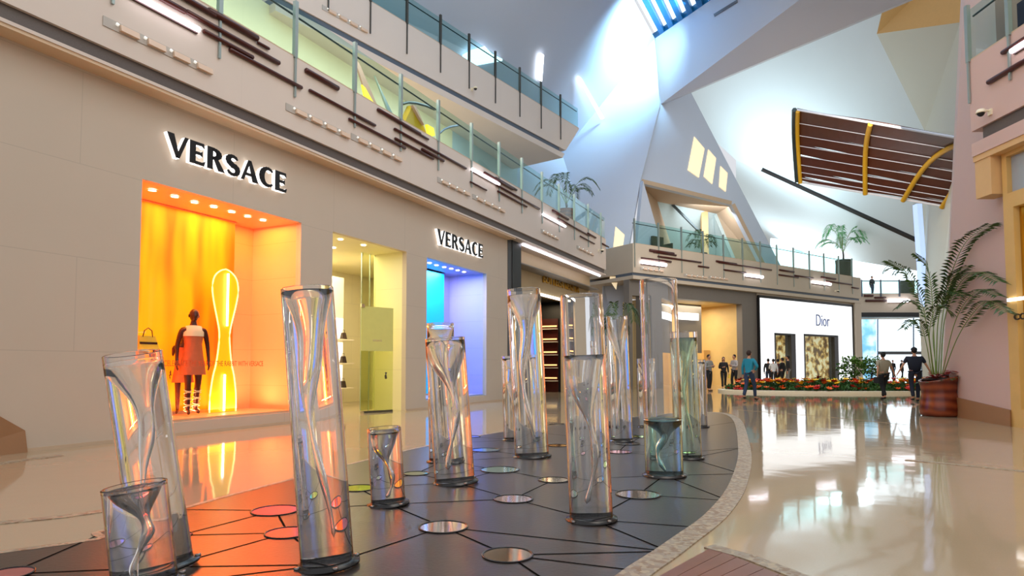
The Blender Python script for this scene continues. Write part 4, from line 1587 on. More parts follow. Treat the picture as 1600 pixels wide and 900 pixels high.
# (top px, top py, base px, base py, radius, water level as fraction or py, water kind, label, twist)
CY = [
    (210, 757, 228, 918, .158, None, 'water', 'short water-filled clear cylinder in front, overlapping a taller leaning one', 'front'),
    (207, 552, 257, 888, .158, 564, 'water', 'tall leaning cylinder in front of the orange window, water vortex just below its rim', 'a'),
    (480, 450, 512, 884, .155, 456, 'water', 'tallest of the near clear cylinders, glowing orange from the shop window behind', 'b'),
    (600, 668, 607, 789, .145, 674, 'water', 'shortest clear cylinder with a dark rim, standing before the middle doorway', 'c'),
    (695, 528, 711, 755, .205, 533, 'water', 'clear cylinder with a broad vortex in front of the blue window', 'd'),
    (688, 505, 692, 722, .17, 509, 'water', 'clear cylinder half hidden behind the broad vortex cylinder', 'e'),
    (818, 452, 831, 714, .225, 462, 'water', 'tall empty-looking clear cylinder in front of the second shop', 'f'),
    (799, 556, 803, 688, .165, 560, 'water', 'lower clear cylinder close behind the tall one at the second shop', 'g'),
    (908, 461, 924, 813, .168, 556, 'water', 'central clear cylinder with a large grey funnel vortex', 'h'),
    (963, 494, 972, 690, .17, 500, 'water', 'clear cylinder in the far row behind the central cylinder', 'i'),
    (1028, 437, 1038, 744, .203, 655, 'water_teal', 'tall clear cylinder with teal water only in its lower third', 'j'),
    (1070, 518, 1078, 717, .15, 528, 'water_green', 'green-tinted clear cylinder close behind the teal one', 'k'),
    (1091, 562, 1094, 668, .14, 566, 'water', 'smallest far clear cylinder at the right end of the group', 'l'),
    (943, 532, 947, 668, .13, 540, 'water', 'slim far clear cylinder just right of the central cylinder', 'm'),
    (1006, 560, 1010, 668, .14, 565, 'water', 'far clear cylinder seen through the tall teal one', 'n'),
]
cyl_bases = []
for ci, (tx, ty, bx, by, r, wl, wm, lb, tw) in enumerate(CY):
    b0 = hz(bx, by)
    b0.z = .006
    cyl_bases.append((b0.x, b0.y, r))
    top = P(tx, ty, b0.y - .02)
    ax = top - b0
    Ht = ax.length
    q = ax.to_track_quat('Z', 'Y')
    t = thing('vortex_cylinder', lb, 'sculpture', b0, 0, 'clear water vortex cylinders')
    t.rotation_mode = 'QUATERNION'
    t.rotation_quaternion = q
    ri = r - .012
    wz = Ht - .02
    if wl:
        dtp = (wl - ty) / (by - ty)
        wz = Ht * (1 - dtp)
    # tube
    M().lathe([(r, -.05), (r, -.0485), (r, Ht - .006), (r, Ht - .004), (r - .0004, Ht - .0036), (r - .0036, Ht - .0004), (r - .004, Ht), (ri + .004, Ht), (ri + .0005, Ht), (ri, Ht - .0005), (ri, Ht - .004), (ri, -.0485), (ri, -.05), (ri + .0005, -.05), (r - .0005, -.05)], 64, close=True).build('clear_tube', 'acrylic', t)
    # water body with a funnel-shaped top and twisting vortex rope
    ph = ci * 1.3
    deep = wz * .9
    fr0 = ri + .0015
    wide = fr0 * (.93 if wl else .5)
    prof = [(0.0, -.05), (fr0 * .9, -.05), (fr0 - .001, -.05)]
    nz = 10
    prof += [(fr0, -.05), (fr0, -.048)] + [(fr0, .03 + (wz - .034) * k / nz) for k in range(1, nz)] + [(fr0, wz - .003), (fr0, wz), (fr0 - .001, wz)]
    N = 40
    for k in range(0, N + 1):
        u = k / N
        rr = wide * max(0, 1 - u * 1.9) ** 2.2 * (.8 + .2 * math.cos(u * 9 + ph)) + fr0 * .17 * (1 - u * .55) * (1 + .35 * math.sin(u * 16 + ph))
        if k == N:
            rr = .0
        prof.append((max(0.0, rr), wz - .004 - deep * (u ** .9)))
    z_in = wz - deep

    def wob(z, wz=wz, deep=deep, fr0=fr0, ph=ph, start=[0]):
        return 0, 0

    vs, fs = [], []
    n = 48
    nouter = 3 + 2 + nz - 1 + 3
    mbw = M()
    for i, (rr, z) in enumerate(prof):
        ox = oy = 0
        if i >= nouter:
            u = (i - nouter) / N
            am = fr0 * .24 * min(1, u * 2.2)
            ox, oy = am * math.cos(u * 5.5 + ph), am * math.sin(u * 5.5 + ph)
        for k in range(n):
            vs.append((rr * math.cos(2 * PI * k / n) + ox, rr * math.sin(2 * PI * k / n) + oy, z))
    for i in range(len(prof) - 1):
        for k in range(n):
            fs.append((i * n + k, i * n + (k + 1) % n, (i + 1) * n + (k + 1) % n, (i + 1) * n + k))
    mbw.add(vs, fs, 0, True)
    mbw.build('water', wm, t, label='clear water with a spiral vortex' if wm == 'water' else 'tinted water with a spiral vortex')
    M().lathe([(r - .0, 0), (r + .035, 0), (r + .035, .014), (r + .004, .022), (r - .0, .03)], 48).build('base_ring', 'ring_black', t)
    for k in range(4):
        mbk = M()
        a = k * PI / 2 + .4
        mbk.lathe([(0, .03), (.016, .03), (.018, .012), (0, .012)], 10, T=Matrix.Translation(((r + .024) * math.cos(a), (r + .024) * math.sin(a), -.002)))
        mbk.build('bolt', 'ring_steel', t)

# ================================================================== MIRROR DISCS IN THE DARK FLOOR
DC = [(431, 799, 74, 'c860ff', 'violet-pink'), (450, 834, 70, 'e878c0', 'rose-pink'), (12, 899, 70, 'e88a98', 'pale pink'), (281, 838, 36, 'd884d8', 'lilac'),
      (560, 764, 56, 'c8e820', 'lime yellow'), (650, 741, 40, 'c8e4b4', 'pale green'), (758, 704, 46, '58b8ff', 'sky blue'), (781, 735, 62, '9ae4f0', 'pale cyan'),
      (802, 781, 62, 'c4b8c8', 'silvery'), (693, 825, 77, 'c8b0a0', 'bronze'), (793, 869, 80, 'a89c8c', 'grey'), (865, 751, 50, '8a8478', 'dark grey'),
      (997, 774, 70, 'c4bab0', 'silver'), (966, 707, 42, 'f08aa8', 'coral pink'), (872, 697, 34, 'e8b050', 'amber'), (980, 694, 40, '3a3634', 'black'), (1003, 683, 34, '80e030', 'green'),
      (870, 663, 24, '3a3634', 'small black'), (1080, 707, 26, '90f020', 'bright green'), (736, 683, 30, 'b0a8e8', 'pale lilac')]
disc_pts = []
for i, (x, y, w, c, nm) in enumerate(DC):
    p = hz(x, y)
    r = w / F * p.y / 2
    disc_pts.append((p.x, p.y, r))
    t = thing('floor_disc', '%s mirror disc set in the dark stone floor among the cylinders' % nm, 'disc', (p.x, p.y, .006), 0, 'mirror discs in the dark floor')
    if nm.endswith('black'):
        mm = 'ring_black'
    else:
        mm = 'mirror_%d' % i
        mat(mm, c, .10, 1.0, noise=(9, .18))
    M().lathe([(r * .95, .004), (0, .004)], 40, smooth=False).build('mirror', mm, t)
    M().lathe([(r * .93, .0), (r, .0), (r, .008), (r * .93, .008)], 40, close=True).build('rim', 'ring_black', t)

# dark joints between the stones, running from disc to disc
nodes = [(x, y) for x, y, r in cyl_bases + disc_pts]
bd = [q for q in outline[::5]]
segs = []


def cross(a, b, c, d):
    o = lambda p, q, r: (q[0] - p[0]) * (r[1] - p[1]) - (q[1] - p[1]) * (r[0] - p[0])
    return o(a, b, c) * o(a, b, d) < -1e-9 and o(c, d, a) * o(c, d, b) < -1e-9


cand = []
allp = nodes + bd
for i in range(len(nodes)):
    for j in range(i + 1, len(allp)):
        d = math.dist(allp[i], allp[j])
        if .35 < d < 2.6:
            cand.append((d, allp[i], allp[j]))
cand.sort()
deg = {}
for d, a, b in cand:
    if any(cross(a, b, c, e) for c, e in segs):
        continue
    if deg.get(a, 0) >= 4 or deg.get(b, 0) >= 4:
        continue
    if d > 1.7 and deg.get(a, 0) >= 3:
        continue
    segs.append((a, b))
    deg[a] = deg.get(a, 0) + 1
    deg[b] = deg.get(b, 0) + 1
mb = M()
for a, b in segs:
    d = (Vector(b) - Vector(a)).normalized()
    q = Vector((-d.y, d.x)) * .008
    A, B = Vector(a), Vector(b)
    mb.add([(*(A + q), .0078), (*(A - q), .0078), (*(B - q), .0078), (*(B + q), .0078)], [(0, 1, 2, 3)])
mat('joint_black', '0a0908', .95, spec=.05)
struct('floor_joints', mb, 'joint_black')

# ================================================================== PLANTS
mat('palm_green', '34591f', .5, noise=(8, .3))
mat('palm_dark', '3a5424', .5, noise=(8, .3))
mat('palm_bright', '3f9a4a', .5, noise=(8, .3))
mat('shrub_green', '5f8a3c', .5, noise=(8, .3))
mat('stem_green', '6f8a3e', .5)
mat('soil', '2a1c12', .9)
m = mat('pot_wood', '7a3418', .25, noise=(2, .2))
nt = m.node_tree
wv = nt.nodes.new('ShaderNodeTexWave')
wv.bands_direction = 'Z'
wv.inputs['Scale'].default_value = 1.6
wv.inputs['Distortion'].default_value = 3
tcx = [n for n in nt.nodes if n.type == 'TEX_COORD'][0]
nt.links.new(tcx.outputs['Object'], wv.inputs['Vector'])
cr = nt.nodes.new('ShaderNodeValToRGB')
cr.color_ramp.elements[0].color = lin('5c200e')
cr.color_ramp.elements[1].color = lin('8a3f1e')
nt.links.new(wv.outputs[0], cr.inputs[0])
nt.links.new(cr.outputs[0], nt.nodes['Principled BSDF'].inputs['Base Color'])


def frond(pts, leaf, n, m, parent, droop=.35, seed=0):
    rnd = random.Random(seed)
    pp = [Vector(p) for p in smooth2([tuple(p) for p in pts], 8)]
    L = len(pp)
    mb = M()
    mb.tube(pp, [.014 * (1 - .75 * i / (L - 1)) * leaf * 2.2 + .002 for i in range(L)], 5, 1)
    for k in range(n):
        u = .34 + .66 * (k + .5) / n
        f_ = u * (L - 1)
        i = min(L - 2, int(f_))
        p = pp[i].lerp(pp[i + 1], f_ - i)
        d = (pp[i + 1] - pp[i]).normalized()
        side = d.cross(Vector((0, 0, 1)))
        if side.length < .1:
            side = Vector((1, 0, 0))
        side.normalize()
        ln = leaf * (math.sin(PI * min(1, (u - .26) / .82)) ** .6 * .9 + .12) * rnd.uniform(.85, 1.1)
        for sg in (-1, 1):
            dr = (d * rnd.uniform(.55, .8) + side * sg * .8 + Vector((0, 0, .12))).normalized()
            tip = p + dr * ln + Vector((0, 0, -droop * ln * rnd.uniform(.6, 1.2)))
            mid = p + dr * ln * .5 + Vector((0, 0, -droop * ln * .15))
            w = d * leaf * .08
            mb.add([p, mid - w, tip, mid + w], [(0, 1, 2, 3)])
            mb.add([p, mid + w + Vector((0, 0, -.012 * leaf)), tip, mid - w + Vector((0, 0, -.012 * leaf))], [(0, 1, 2, 3)])
    return mb.build('frond', [m, 'stem_green'], parent)


def pot_round(t, r, h, m, prof=None):
    prof = prof or [(0, 0), (.75, 0), (.9, .1), (1, .4), (.97, .8), (1.02, 1), (.92, 1), (.88, .93), (0, .93)]
    M().lathe([(a * r, b_ * h) for a, b_ in prof], 36).build('pot', m, t)
    M().lathe([(r * .87, h * .95), (r * .4, h * 1.0), (0, h * 1.0)], 24).build('soil', 'soil', t)


# the big palm beside the pink wall
pp0 = hz(1467, 652)
pp0.x = P(1468, 620, pp0.y + .35).x
t = thing('potted_palm', 'large palm with red flowers in a waisted wooden pot beside the pink wall', 'plant', (pp0.x, pp0.y + .35, 0))
py_ = pp0.y + .35
rp = .43
hp = P(1467, 590, py_).z - .0
prof = [(0, 0), (.85, 0), (.98, .06), (1.0, .2), (.93, .4), (.86, .58), (.88, .75), (.96, .95), (.98, 1.0), (.88, 1.0), (.86, .92), (0, .92)]
pm_ = M()
vs = []
pm_.lathe([(a * rp, b_ * hp) for a, b_ in prof], 40)
for v in pm_.v:      # slanted rim
    v.z += v.x / rp * .10 * (v.z / hp) ** 2
pm_.build('pot', 'pot_wood', t)
M().lathe([(rp * .86, hp * .95), (rp * .4, hp * 1.0), (0, hp * 1.02)], 24).build('soil', 'soil', t)
o0 = Vector((pp0.x, py_, 0))
FRS = [
    ([(1463, 585, 0), (1466, 500, .05), (1482, 440, .1), (1508, 380, .1), (1548, 350, .0)], .42, 34),
    ([(1470, 585, 0), (1476, 500, .1), (1498, 445, .15), (1528, 425, .1), (1562, 440, -.1)], .36, 32),
    ([(1474, 585, 0), (1495, 530, -.2), (1520, 490, -.35), (1545, 470, -.4), (1573, 488, -.5)], .34, 30),
    ([(1458, 585, 0), (1450, 520, -.1), (1438, 465, -.2), (1416, 425, -.3), (1388, 408, -.4)], .30, 30),
    ([(1456, 585, 0), (1448, 540, -.2), (1440, 510, -.4), (1427, 500, -.5), (1412, 512, -.6)], .28, 26),
    ([(1462, 585, 0), (1458, 500, .2), (1455, 450, .3), (1448, 415, .35), (1432, 398, .4)], .32, 30),
    ([(1466, 585, 0), (1472, 500, -.2), (1482, 455, -.4), (1492, 430, -.5), (1512, 415, -.6)], .30, 28),
    ([(1464, 585, 0), (1458, 520, .3), (1470, 470, .5), (1486, 455, .6), (1510, 462, .7)], .32, 28),
    ([(1460, 585, 0), (1452, 530, -.4), (1458, 490, -.7), (1470, 478, -.9), (1488, 490, -1.0)], .28, 26),
    ([(1472, 585, 0), (1490, 510, .2), (1510, 470, .3), (1535, 452, .3), (1560, 462, .2)], .30, 28),
    ([(1459, 585, 0), (1449, 510, .2), (1436, 480, .3), (1420, 470, .35), (1402, 480, .4)], .26, 26),
]
for k, (pts, lf, n) in enumerate(FRS):
    frond([P(x, y, min(py_ + dy, 6.72 / max(.3, (x - 800) / F - .2545) - .35)) - o0 for x, y, dy in pts], lf, n, 'palm_green' if k % 2 else 'palm_dark', t, .35, k)
# poinsettias around its foot
mat('red_leaf', 'a8241a', .5, noise=(10, .2))
mat('leaf_green', '2f5a20', .5, noise=(10, .3))
mbl = M()
for k in range(46):
    a = random.uniform(0, 2 * PI)
    rr = rp * random.uniform(.15, 1.05)
    z = hp * (1.0 + .10 * random.random()) + .1 * math.cos(a) * rr / rp + .02
    c = Vector((rr * math.cos(a), rr * math.sin(a), z))
    for j in range(6):
        b_ = j * PI / 3 + random.random()
        d = Vector((math.cos(b_), math.sin(b_), .25))
        s = Vector((-math.sin(b_), math.cos(b_), 0))
        l_ = random.uniform(.07, .11)
        mbl.add([c, c + d * l_ * .5 + s * l_ * .28, c + d * l_, c + d * l_ * .5 - s * l_ * .28], [(0, 1, 2, 3)])
mbl.build('red_flowers', 'red_leaf', t)
mbl = M()
for k in range(60):
    a = random.uniform(0, 2 * PI)
    rr = rp * random.uniform(.7, 1.08)
    c = Vector((rr * math.cos(a), rr * math.sin(a), hp * .99 + .1 * math.cos(a) * rr / rp))
    d = Vector((math.cos(a), math.sin(a), -.4 * random.random()))
    s = Vector((-math.sin(a), math.cos(a), 0))
    mbl.add([c, c + d * .05 + s * .03, c + d * .1, c + d * .05 - s * .03], [(0, 1, 2, 3)])
mbl.build('leaves', 'leaf_green', t)


def palm(label, base, rz, height, spread, nf, m, pot_r, pot_h, potm, leaf=.3, stem_h=.5, seed=1):
    rnd = random.Random(seed)
    t = thing('potted_palm', label, 'plant', base, rz)
    pot_round(t, pot_r, pot_h, potm)
    M().tube([(0, 0, pot_h * .9), (.02, 0, pot_h + stem_h * .5), (0, .02, pot_h + stem_h)], [.07, .06, .05], 8).build('trunk', 'bag_brown', t)
    for k in range(nf):
        a = 2 * PI * k / nf + rnd.uniform(-.25, .25)
        el = rnd.uniform(.35, 1.1)
        z0 = pot_h + stem_h
        hh = height - z0
        c, s = math.cos(a), math.sin(a)
        L = spread * rnd.uniform(.8, 1.1)
        up_ = hh * el
        pts = [(0, 0, z0 - .1), (c * L * .25, s * L * .25, z0 + up_ * .55), (c * L * .55, s * L * .55, z0 + up_ * .85), (c * L * .82, s * L * .82, z0 + up_ * .75), (c * L, s * L, z0 + up_ * .45)]
        frond(pts, leaf, 18, m, t, .4, seed * 31 + k)
    return t


s_, z_ = FL.hit(886, 335, .9)
w = FL.p(FL.s(886, .9), .9, ZD2)
palm('potted palm on the near left balcony by its far end', w, .4, 3.0, 1.5, 10, 'palm_dark', .42, 1.15, 'pot_wood', .34, .35, 3)
w = FF.p(FF.s(1322, 1.0), 1.0, ZDF)
palm('bright green potted palm on the far balcony above the white shop', w, .3, 4.3, 1.9, 11, 'palm_bright', .55, 1.5, 'rattan', .5, .7, 5)
w = Vector((P(1417, 450, 57).x, 57, zB))
palm('potted palm on the distant bridge beside the gleaming wall edge', w, .9, 3.7, 1.9, 10, 'palm_dark', .62, 1.3, 'rattan', .5, .6, 8)
w = FF.p(FF.s(1100, 1.4), 1.4, ZDF)
palm('low bushy potted palm behind the middle of the far railing', w, .9, 1.9, 1.1, 9, 'palm_green', .3, .5, 'rattan', .3, .2, 11)
w = hz(968, 640)
palm('slim potted palm on the floor at the far end of the left shops', w, .2, 3.1, .6, 9, 'palm_dark', .25, .6, 'rattan', .25, 1.3, 13)


def shrub(label, base, h, r, seed):
    rnd = random.Random(seed)
    t = thing('potted_shrub', label, 'plant', base)
    mb = M()
    mb.tube([(0, 0, 0), (.02, 0, h * .5)], .03, 6)
    for k in range(7):
        a = 2 * PI * k / 7
        mb.tube([(0, 0, h * .4), (r * .4 * math.cos(a), r * .4 * math.sin(a), h * .7)], .012, 5)
    mb.build('stem', 'bag_brown', t)
    ml_ = M()
    for k in range(340):
        a, b_ = rnd.uniform(0, 2 * PI), rnd.uniform(-1, 1)
        rr = r * rnd.uniform(.35, 1) ** .6
        c = Vector((rr * math.cos(a) * math.sqrt(1 - b_ * b_), rr * math.sin(a) * math.sqrt(1 - b_ * b_), h * .66 + rr * b_ * .9))
        d = Vector((rnd.uniform(-1, 1), rnd.uniform(-1, 1), rnd.uniform(-.6, 1))).normalized()
        s = d.cross(Vector((rnd.random(), rnd.random(), 1))).normalized()
        ml_.add([c, c + d * .09 + s * .05, c + d * .19, c + d * .09 - s * .05], [(0, 1, 2, 3)])
    ml_.build('leaves', 'shrub_green', t)
    return t


# flower bed
BC = Vector((15.3, 29.6))
RX, RY = 5.3, 2.4
mb = M()
n = 72
ring = lambda r, z: [(BC.x + (RX + r) * math.cos(2 * PI * k / n), BC.y + (RY + r) * math.sin(2 * PI * k / n), z) for k in range(n)]
vs = ring(.25, 0) + ring(.25, .10) + ring(.0, .12) + ring(-.05, .06)
fs = []
for i in range(3):
    for k in range(n):
        fs.append((i * n + k, i * n + (k + 1) % n, (i + 1) * n + (k + 1) % n, (i + 1) * n + k))
mb.add(vs, fs)
bed = thing('flower_bed', 'oval bed of red and yellow flowers with a cream kerb before the far shops', 'planter', (0, 0, 0))
mb.build('kerb', 'cream', bed)
M().add(ring(-.04, .08), [tuple(range(n))]).build('soil', 'soil', bed)
rnd = random.Random(5)
ml_ = M()
for k in range(5200):
    a = rnd.uniform(0, 2 * PI)
    q = math.sqrt(rnd.random()) * .98
    c = Vector((BC.x + RX * q * math.cos(a), BC.y + RY * q * math.sin(a), .06 + rnd.random() * .46 * (1.15 - q * .8)))
    d = Vector((rnd.uniform(-1, 1), rnd.uniform(-1, 1), rnd.uniform(.6, 1.6))).normalized()
    s = d.cross(Vector((rnd.uniform(-1, 1), rnd.uniform(-1, 1), .2))).normalized()
    l_ = .17
    ml_.add([c, c + d * l_ * .5 + s * .045, c + d * l_, c + d * l_ * .5 - s * .045], [(0, 1, 2, 3)])
lf_ = ml_.build('leaves', 'leaf_green', bed)
lf_['kind'] = 'stuff'
for nm, c in (('flower_red', 'c8201a'), ('flower_orange', 'f0641a'), ('flower_yellow', 'f8c818')):
    mat(nm, c, .5)
protos = []


def flower_mesh(mname):
    f = M()
    for j in range(7):
        b_ = j * 2 * PI / 7
        d = Vector((math.cos(b_), math.sin(b_), .45))
        s = Vector((-math.sin(b_), math.cos(b_), 0))
        f.add([(0, 0, .3), Vector((0, 0, .3)) + d * .07 + s * .05, Vector((0, 0, .3)) + d * .15, Vector((0, 0, .3)) + d * .07 - s * .05], [(0, 1, 2, 3)], 0)
    f.ell((0, 0, .32), .035, .035, .03, 8, 0)
    f.tube([(0, 0, 0), (0, 0, .3)], .01, 5, 1)
    return f.build('flower', [mname, 'leaf_green'])


fl = [flower_mesh('flower_red'), flower_mesh('flower_orange'), flower_mesh('flower_yellow')]
FLB = ['red flower among the leaves of the oval bed', 'orange flower among the leaves of the oval bed', 'yellow flower among the leaves of the oval bed']
cnt = [0, 0, 0]
for k in range(290):
    # front half shows most
    a = rnd.uniform(PI * 1.0, PI * 2.0) if k < 240 else rnd.uniform(0, PI)
    q = math.sqrt(rnd.uniform(.35, 1)) * .985
    ci = 0 if (q > .93 or rnd.random() < .22) else rnd.choice([1, 2, 2, 1, 2])
    if q > .93 and rnd.random() < .35:
        ci = 1
    src = fl[ci]
    o = src if cnt[ci] == 0 else src.copy()
    if cnt[ci]:
        COL.objects.link(o)
    cnt[ci] += 1
    o.location = (BC.x + RX * q * math.cos(a), BC.y + RY * q * math.sin(a), .10 + .30 * (1 - q) + rnd.uniform(-.03, .08) - (.2 if q > .93 else 0))
    o.rotation_euler = (rnd.uniform(-.3, .5), rnd.uniform(-.3, .3), rnd.uniform(0, 6))
    k_ = rnd.uniform(.85, 1.2)
    o.scale = (k_,) * 3
    tag(o, FLB[ci], 'flower', ['red flowers in the bed', 'orange flowers in the bed', 'yellow flowers in the bed'][ci])
w = P(1331, 600, 29.9)
shrub('round leafy shrub in the flower bed in front of the white shopfront edge', (w.x, w.y, .1), 1.55, .62, 2)
w = P(1362, 600, 30.6)
shrub('round leafy shrub in the flower bed in front of the blue poster', (w.x, w.y, .1), 1.6, .6, 4)

# ================================================================== PEOPLE
mat('skin_light', 'c89070', .55)
mat('skin_dark', '8a5a40', .55)
for nm, c in (('hair_black', '16110f'), ('hair_brown', '3a2418'), ('cloth_grey', '8a8a86'), ('cloth_black', '15161a'), ('cloth_teal', '1f8aa0'), ('cloth_khaki', 'a89c84'), ('cloth_navy', '161c2e'),
              ('cloth_light', 'b8b0b0'), ('cloth_denim', '2a3a56'), ('cloth_brown', '4a2a1c'), ('cloth_maroon', '5a2a2a'), ('cloth_white', 'd8d8d8'), ('leather_dark', '1a1412')):
    mat(nm, c, .75)


def skin_mesh(verts, edges, root=0, sub=1):
    me = bpy.data.meshes.new('tmp')
    me.from_pydata([tuple(v[0]) for v in verts], edges, [])
    o = bpy.data.objects.new('tmp', me)
    COL.objects.link(o)
    md = o.modifiers.new('s', 'SKIN')
    md.use_smooth_shade = True
    if not me.skin_vertices:
        pass
    sv = me.skin_vertices[0].data
    for i, v in enumerate(verts):
        r = v[1]
        sv[i].radius = r if isinstance(r, tuple) else (r, r)
        sv[i].use_root = (i == root)
    m2 = o.modifiers.new('sub', 'SUBSURF')
    m2.levels = sub
    m2.render_levels = sub
    bpy.context.view_layer.update()
    res = bpy.data.meshes.new_from_object(o.evaluated_get(bpy.context.evaluated_depsgraph_get()))
    bpy.data.objects.remove(o)
    bpy.data.meshes.remove(me)
    vs = [v.co.copy() for v in res.vertices]
    fs = [tuple(p.vertices) for p in res.polygons]
    bpy.data.meshes.remove(res)
    return vs, fs


def head_mesh(mb, c, r=1.0, tilt=0.0):
    """skull, jaw, nose, ears; face towards -Y"""
    T = Matrix.Translation(c) @ Matrix.Rotation(tilt, 4, 'X') @ Matrix.Scale(r, 4)
    vs, fs = [], []
    n, h = 20, 14
    for i in range(h + 1):
        a = PI * i / h
        for k in range(n):
            b_ = 2 * PI * k / n
            x, y, z = .076 * math.sin(a) * math.cos(b_), .095 * math.sin(a) * math.sin(b_), .115 * math.cos(a)
            if z < 0:
                x *= 1 + z * 2.6
                if y > 0:
                    y *= 1 + z * 5
                else:
                    y *= 1 + z * 1.2
            if y < -.07 and -.035 < z < .015:
                y -= .018 * math.exp(-(x / .014) ** 2)
            if y < -.06 and .01 < z < .035 and .015 < abs(x) < .045:
                y += .008
            vs.append((x, y, z))
    for i in range(h):
        for k in range(n):
            fs.append((i * n + k, (i + 1) * n + k, (i + 1) * n + (k + 1) % n, i * n + (k + 1) % n))
    mb.add(vs, fs, 0, True, T)
    for sg in (-1, 1):
        mb.ell((sg * .078, .005, -.005), .010, .02, .03, 8, 0, T)
    mb.add([(-.02, -.088, -.058), (.02, -.088, -.058), (.015, -.09, -.066), (-.015, -.09, -.066)], [(0, 1, 2, 3)], 1, False, T)
    for sg in (-1, 1):
        mb.ell((sg * .03, -.083, .012), .011, .006, .006, 8, 1, T)
    return T


def person(label, loc, yaw, height, top, legs, skin='skin_light', hair='hair_black', stride=.18, arms=('down', 'down'), long_sleeve=True, long_hair=False, cap=None,
           bag=None, mannequin=False, wide=1.0, group=None, name='person', head_tilt=0.0, shoe='leather_dark'):
    k = height / 1.75
    t = thing(name, label, 'mannequin' if mannequin else 'person', loc, yaw, group, k)
    V = Vector
    hip, kn, an = .92, .49, .08
    w = .095 * wide
    lf = -stride   # left leg forward (-Y is forward)
    rf = stride

    def leg(sx, off):
        h_ = V((sx * w, 0, hip))
        a_ = V((sx * w * .9, off, an + (.05 if off > .1 else 0)))
        k_ = (h_ + a_) / 2 + V((0, -.035 - abs(off) * .15, .02))
        toe = a_ + V((sx * .02, -.15, -.045))
        return h_, k_, a_, toe

    LL, RL = leg(-1, lf), leg(1, rf)

    def arm(sx, mode):
        sh = V((sx * .175 * wide, 0, 1.42))
        if mode == 'down':
            e = sh + V((sx * .06, .03, -.28))
            h_ = e + V((sx * .01, -.04, -.25))
        elif mode == 'swing_f':
            e = sh + V((sx * .07, -.06, -.27))
            h_ = e + V((sx * .03, -.14, -.2))
        elif mode == 'swing_b':
            e = sh + V((sx * .09, .12, -.25))
            h_ = e + V((sx * .06, .05, -.24))
        elif mode == 'fold':
            e = sh + V((sx * .07, -.04, -.27))
            h_ = e + V((-sx * .17, -.19, .05))
        elif mode == 'hip':
            e = sh + V((sx * .16, .06, -.22))
            h_ = e + V((-sx * .13, -.1, -.14))
        elif mode == 'out':
            e = sh + V((sx * .12, .0, -.24))
            h_ = e + V((sx * .12, -.04, -.22))
        return sh, e, h_

    LA, RA = arm(-1, arms[0]), arm(1, arms[1])
    # body: one continuous skin
    vv = [(V((0, 0, .98)), (.145 * wide, .10)), (V((0, .0, 1.15)), (.125 * wide, .088)), (V((0, .0, 1.33)), (.15 * wide, .10)), (V((0, .01, 1.45)), (.09, .07)), (V((0, .0, 1.52)), (.048, .048)), (V((0, -.01, 1.60)), (.05, .05))]
    ee = [(0, 1), (1, 2), (2, 3), (3, 4), (4, 5)]
    for L_ in (LL, RL):
        b0 = len(vv)
        vv += [(L_[0], (.085 * wide, .09)), (L_[1], .055), ((L_[1] * .55 + L_[2] * .45) + V((0, .015, 0)), .05), (L_[2], .036), (L_[3], (.035, .022))]
        ee += [(0, b0), (b0, b0 + 1), (b0 + 1, b0 + 2), (b0 + 2, b0 + 3), (b0 + 3, b0 + 4)]
    for sx, A in ((-1, LA), (1, RA)):
        b0 = len(vv)
        d = (A[2] - A[1]).normalized()
        palm_ = A[2] + d * .06
        vv += [(A[0], .052), (A[1], .038), (A[2], .025), (palm_, (.036, .02))]
        ee += [(2, b0), (b0, b0 + 1), (b0 + 1, b0 + 2), (b0 + 2, b0 + 3)]
        sd = d.cross(V((1, 0, 0)))
        sd = sd.normalized() if sd.length > .1 else V((0, 1, 0))
        for j, (off, ln) in enumerate(((-.027, .062), (-.009, .074), (.009, .07), (.026, .055))):
            c = len(vv)
            vv += [(palm_ + sd * off + d * .03, .0095), (palm_ + sd * off * 1.1 + d * (.03 + ln * .55) + V((-sx * .006, -.004, 0)), .0085), (palm_ + sd * off * 1.1 + d * (.03 + ln) + V((-sx * .02, -.008, 0)), .0065)]
            ee += [(b0 + 3, c), (c, c + 1), (c + 1, c + 2)]
        c = len(vv)
        vv += [(palm_ + V((-sx * .018, -.035, .01)), .011), (palm_ + V((-sx * .03, -.055, -.025)), .009)]
        ee += [(b0 + 2, c), (c, c + 1)]
    vs, fs = skin_mesh(vv, ee)
    mb = M()
    mb.add(vs, fs, 0, True)
    hT = head_mesh(mb, V((0, -.015, 1.645)), 1.0, head_tilt)
    mb.build('body', [skin, 'leather_dark'], t)
    # garments, slightly larger shells
    g = .016
    if top and not (mannequin and top == 'dress'):
        vv = [(V((0, 0, .84)), (.165 * wide, .128)), (V((0, 0, 1.0)), (.162 * wide, .126)), (V((0, 0, 1.14)), (.148 * wide, .114)), (V((0, 0, 1.33)), (.166 * wide, .118)), (V((0, .01, 1.46)), (.10, .085))]
        ee = [(0, 1), (1, 2), (2, 3), (3, 4)]
        for A in (LA, RA):
            b0 = len(vv)
            if long_sleeve:
                vv += [(A[0], .07), (A[1], .055), (A[2], .042)]
                ee += [(3, b0), (b0, b0 + 1), (b0 + 1, b0 + 2)]
            else:
                vv += [(A[0], .075), (A[0].lerp(A[1], .75), .062)]
                ee += [(3, b0), (b0, b0 + 1)]
        vs, fs = skin_mesh(vv, ee, 2)
        M().add(vs, fs, 0, True).build('top', top, t)
    if legs:
        vv = [(V((0, 0, 1.08)), (.14 * wide, .105))]
        ee = []
        for L_ in (LL, RL):
            b0 = len(vv)
            vv += [(L_[0] + V((0, 0, -.02)), (.10 * wide, .105)), (L_[1], .073), (L_[2] + V((0, .01, .03)), .062)]
            ee += [(0, b0), (b0, b0 + 1), (b0 + 1, b0 + 2)]
        vs, fs = skin_mesh(vv, ee, 0)
        M().add(vs, fs, 0, True).build('trousers', legs, t)
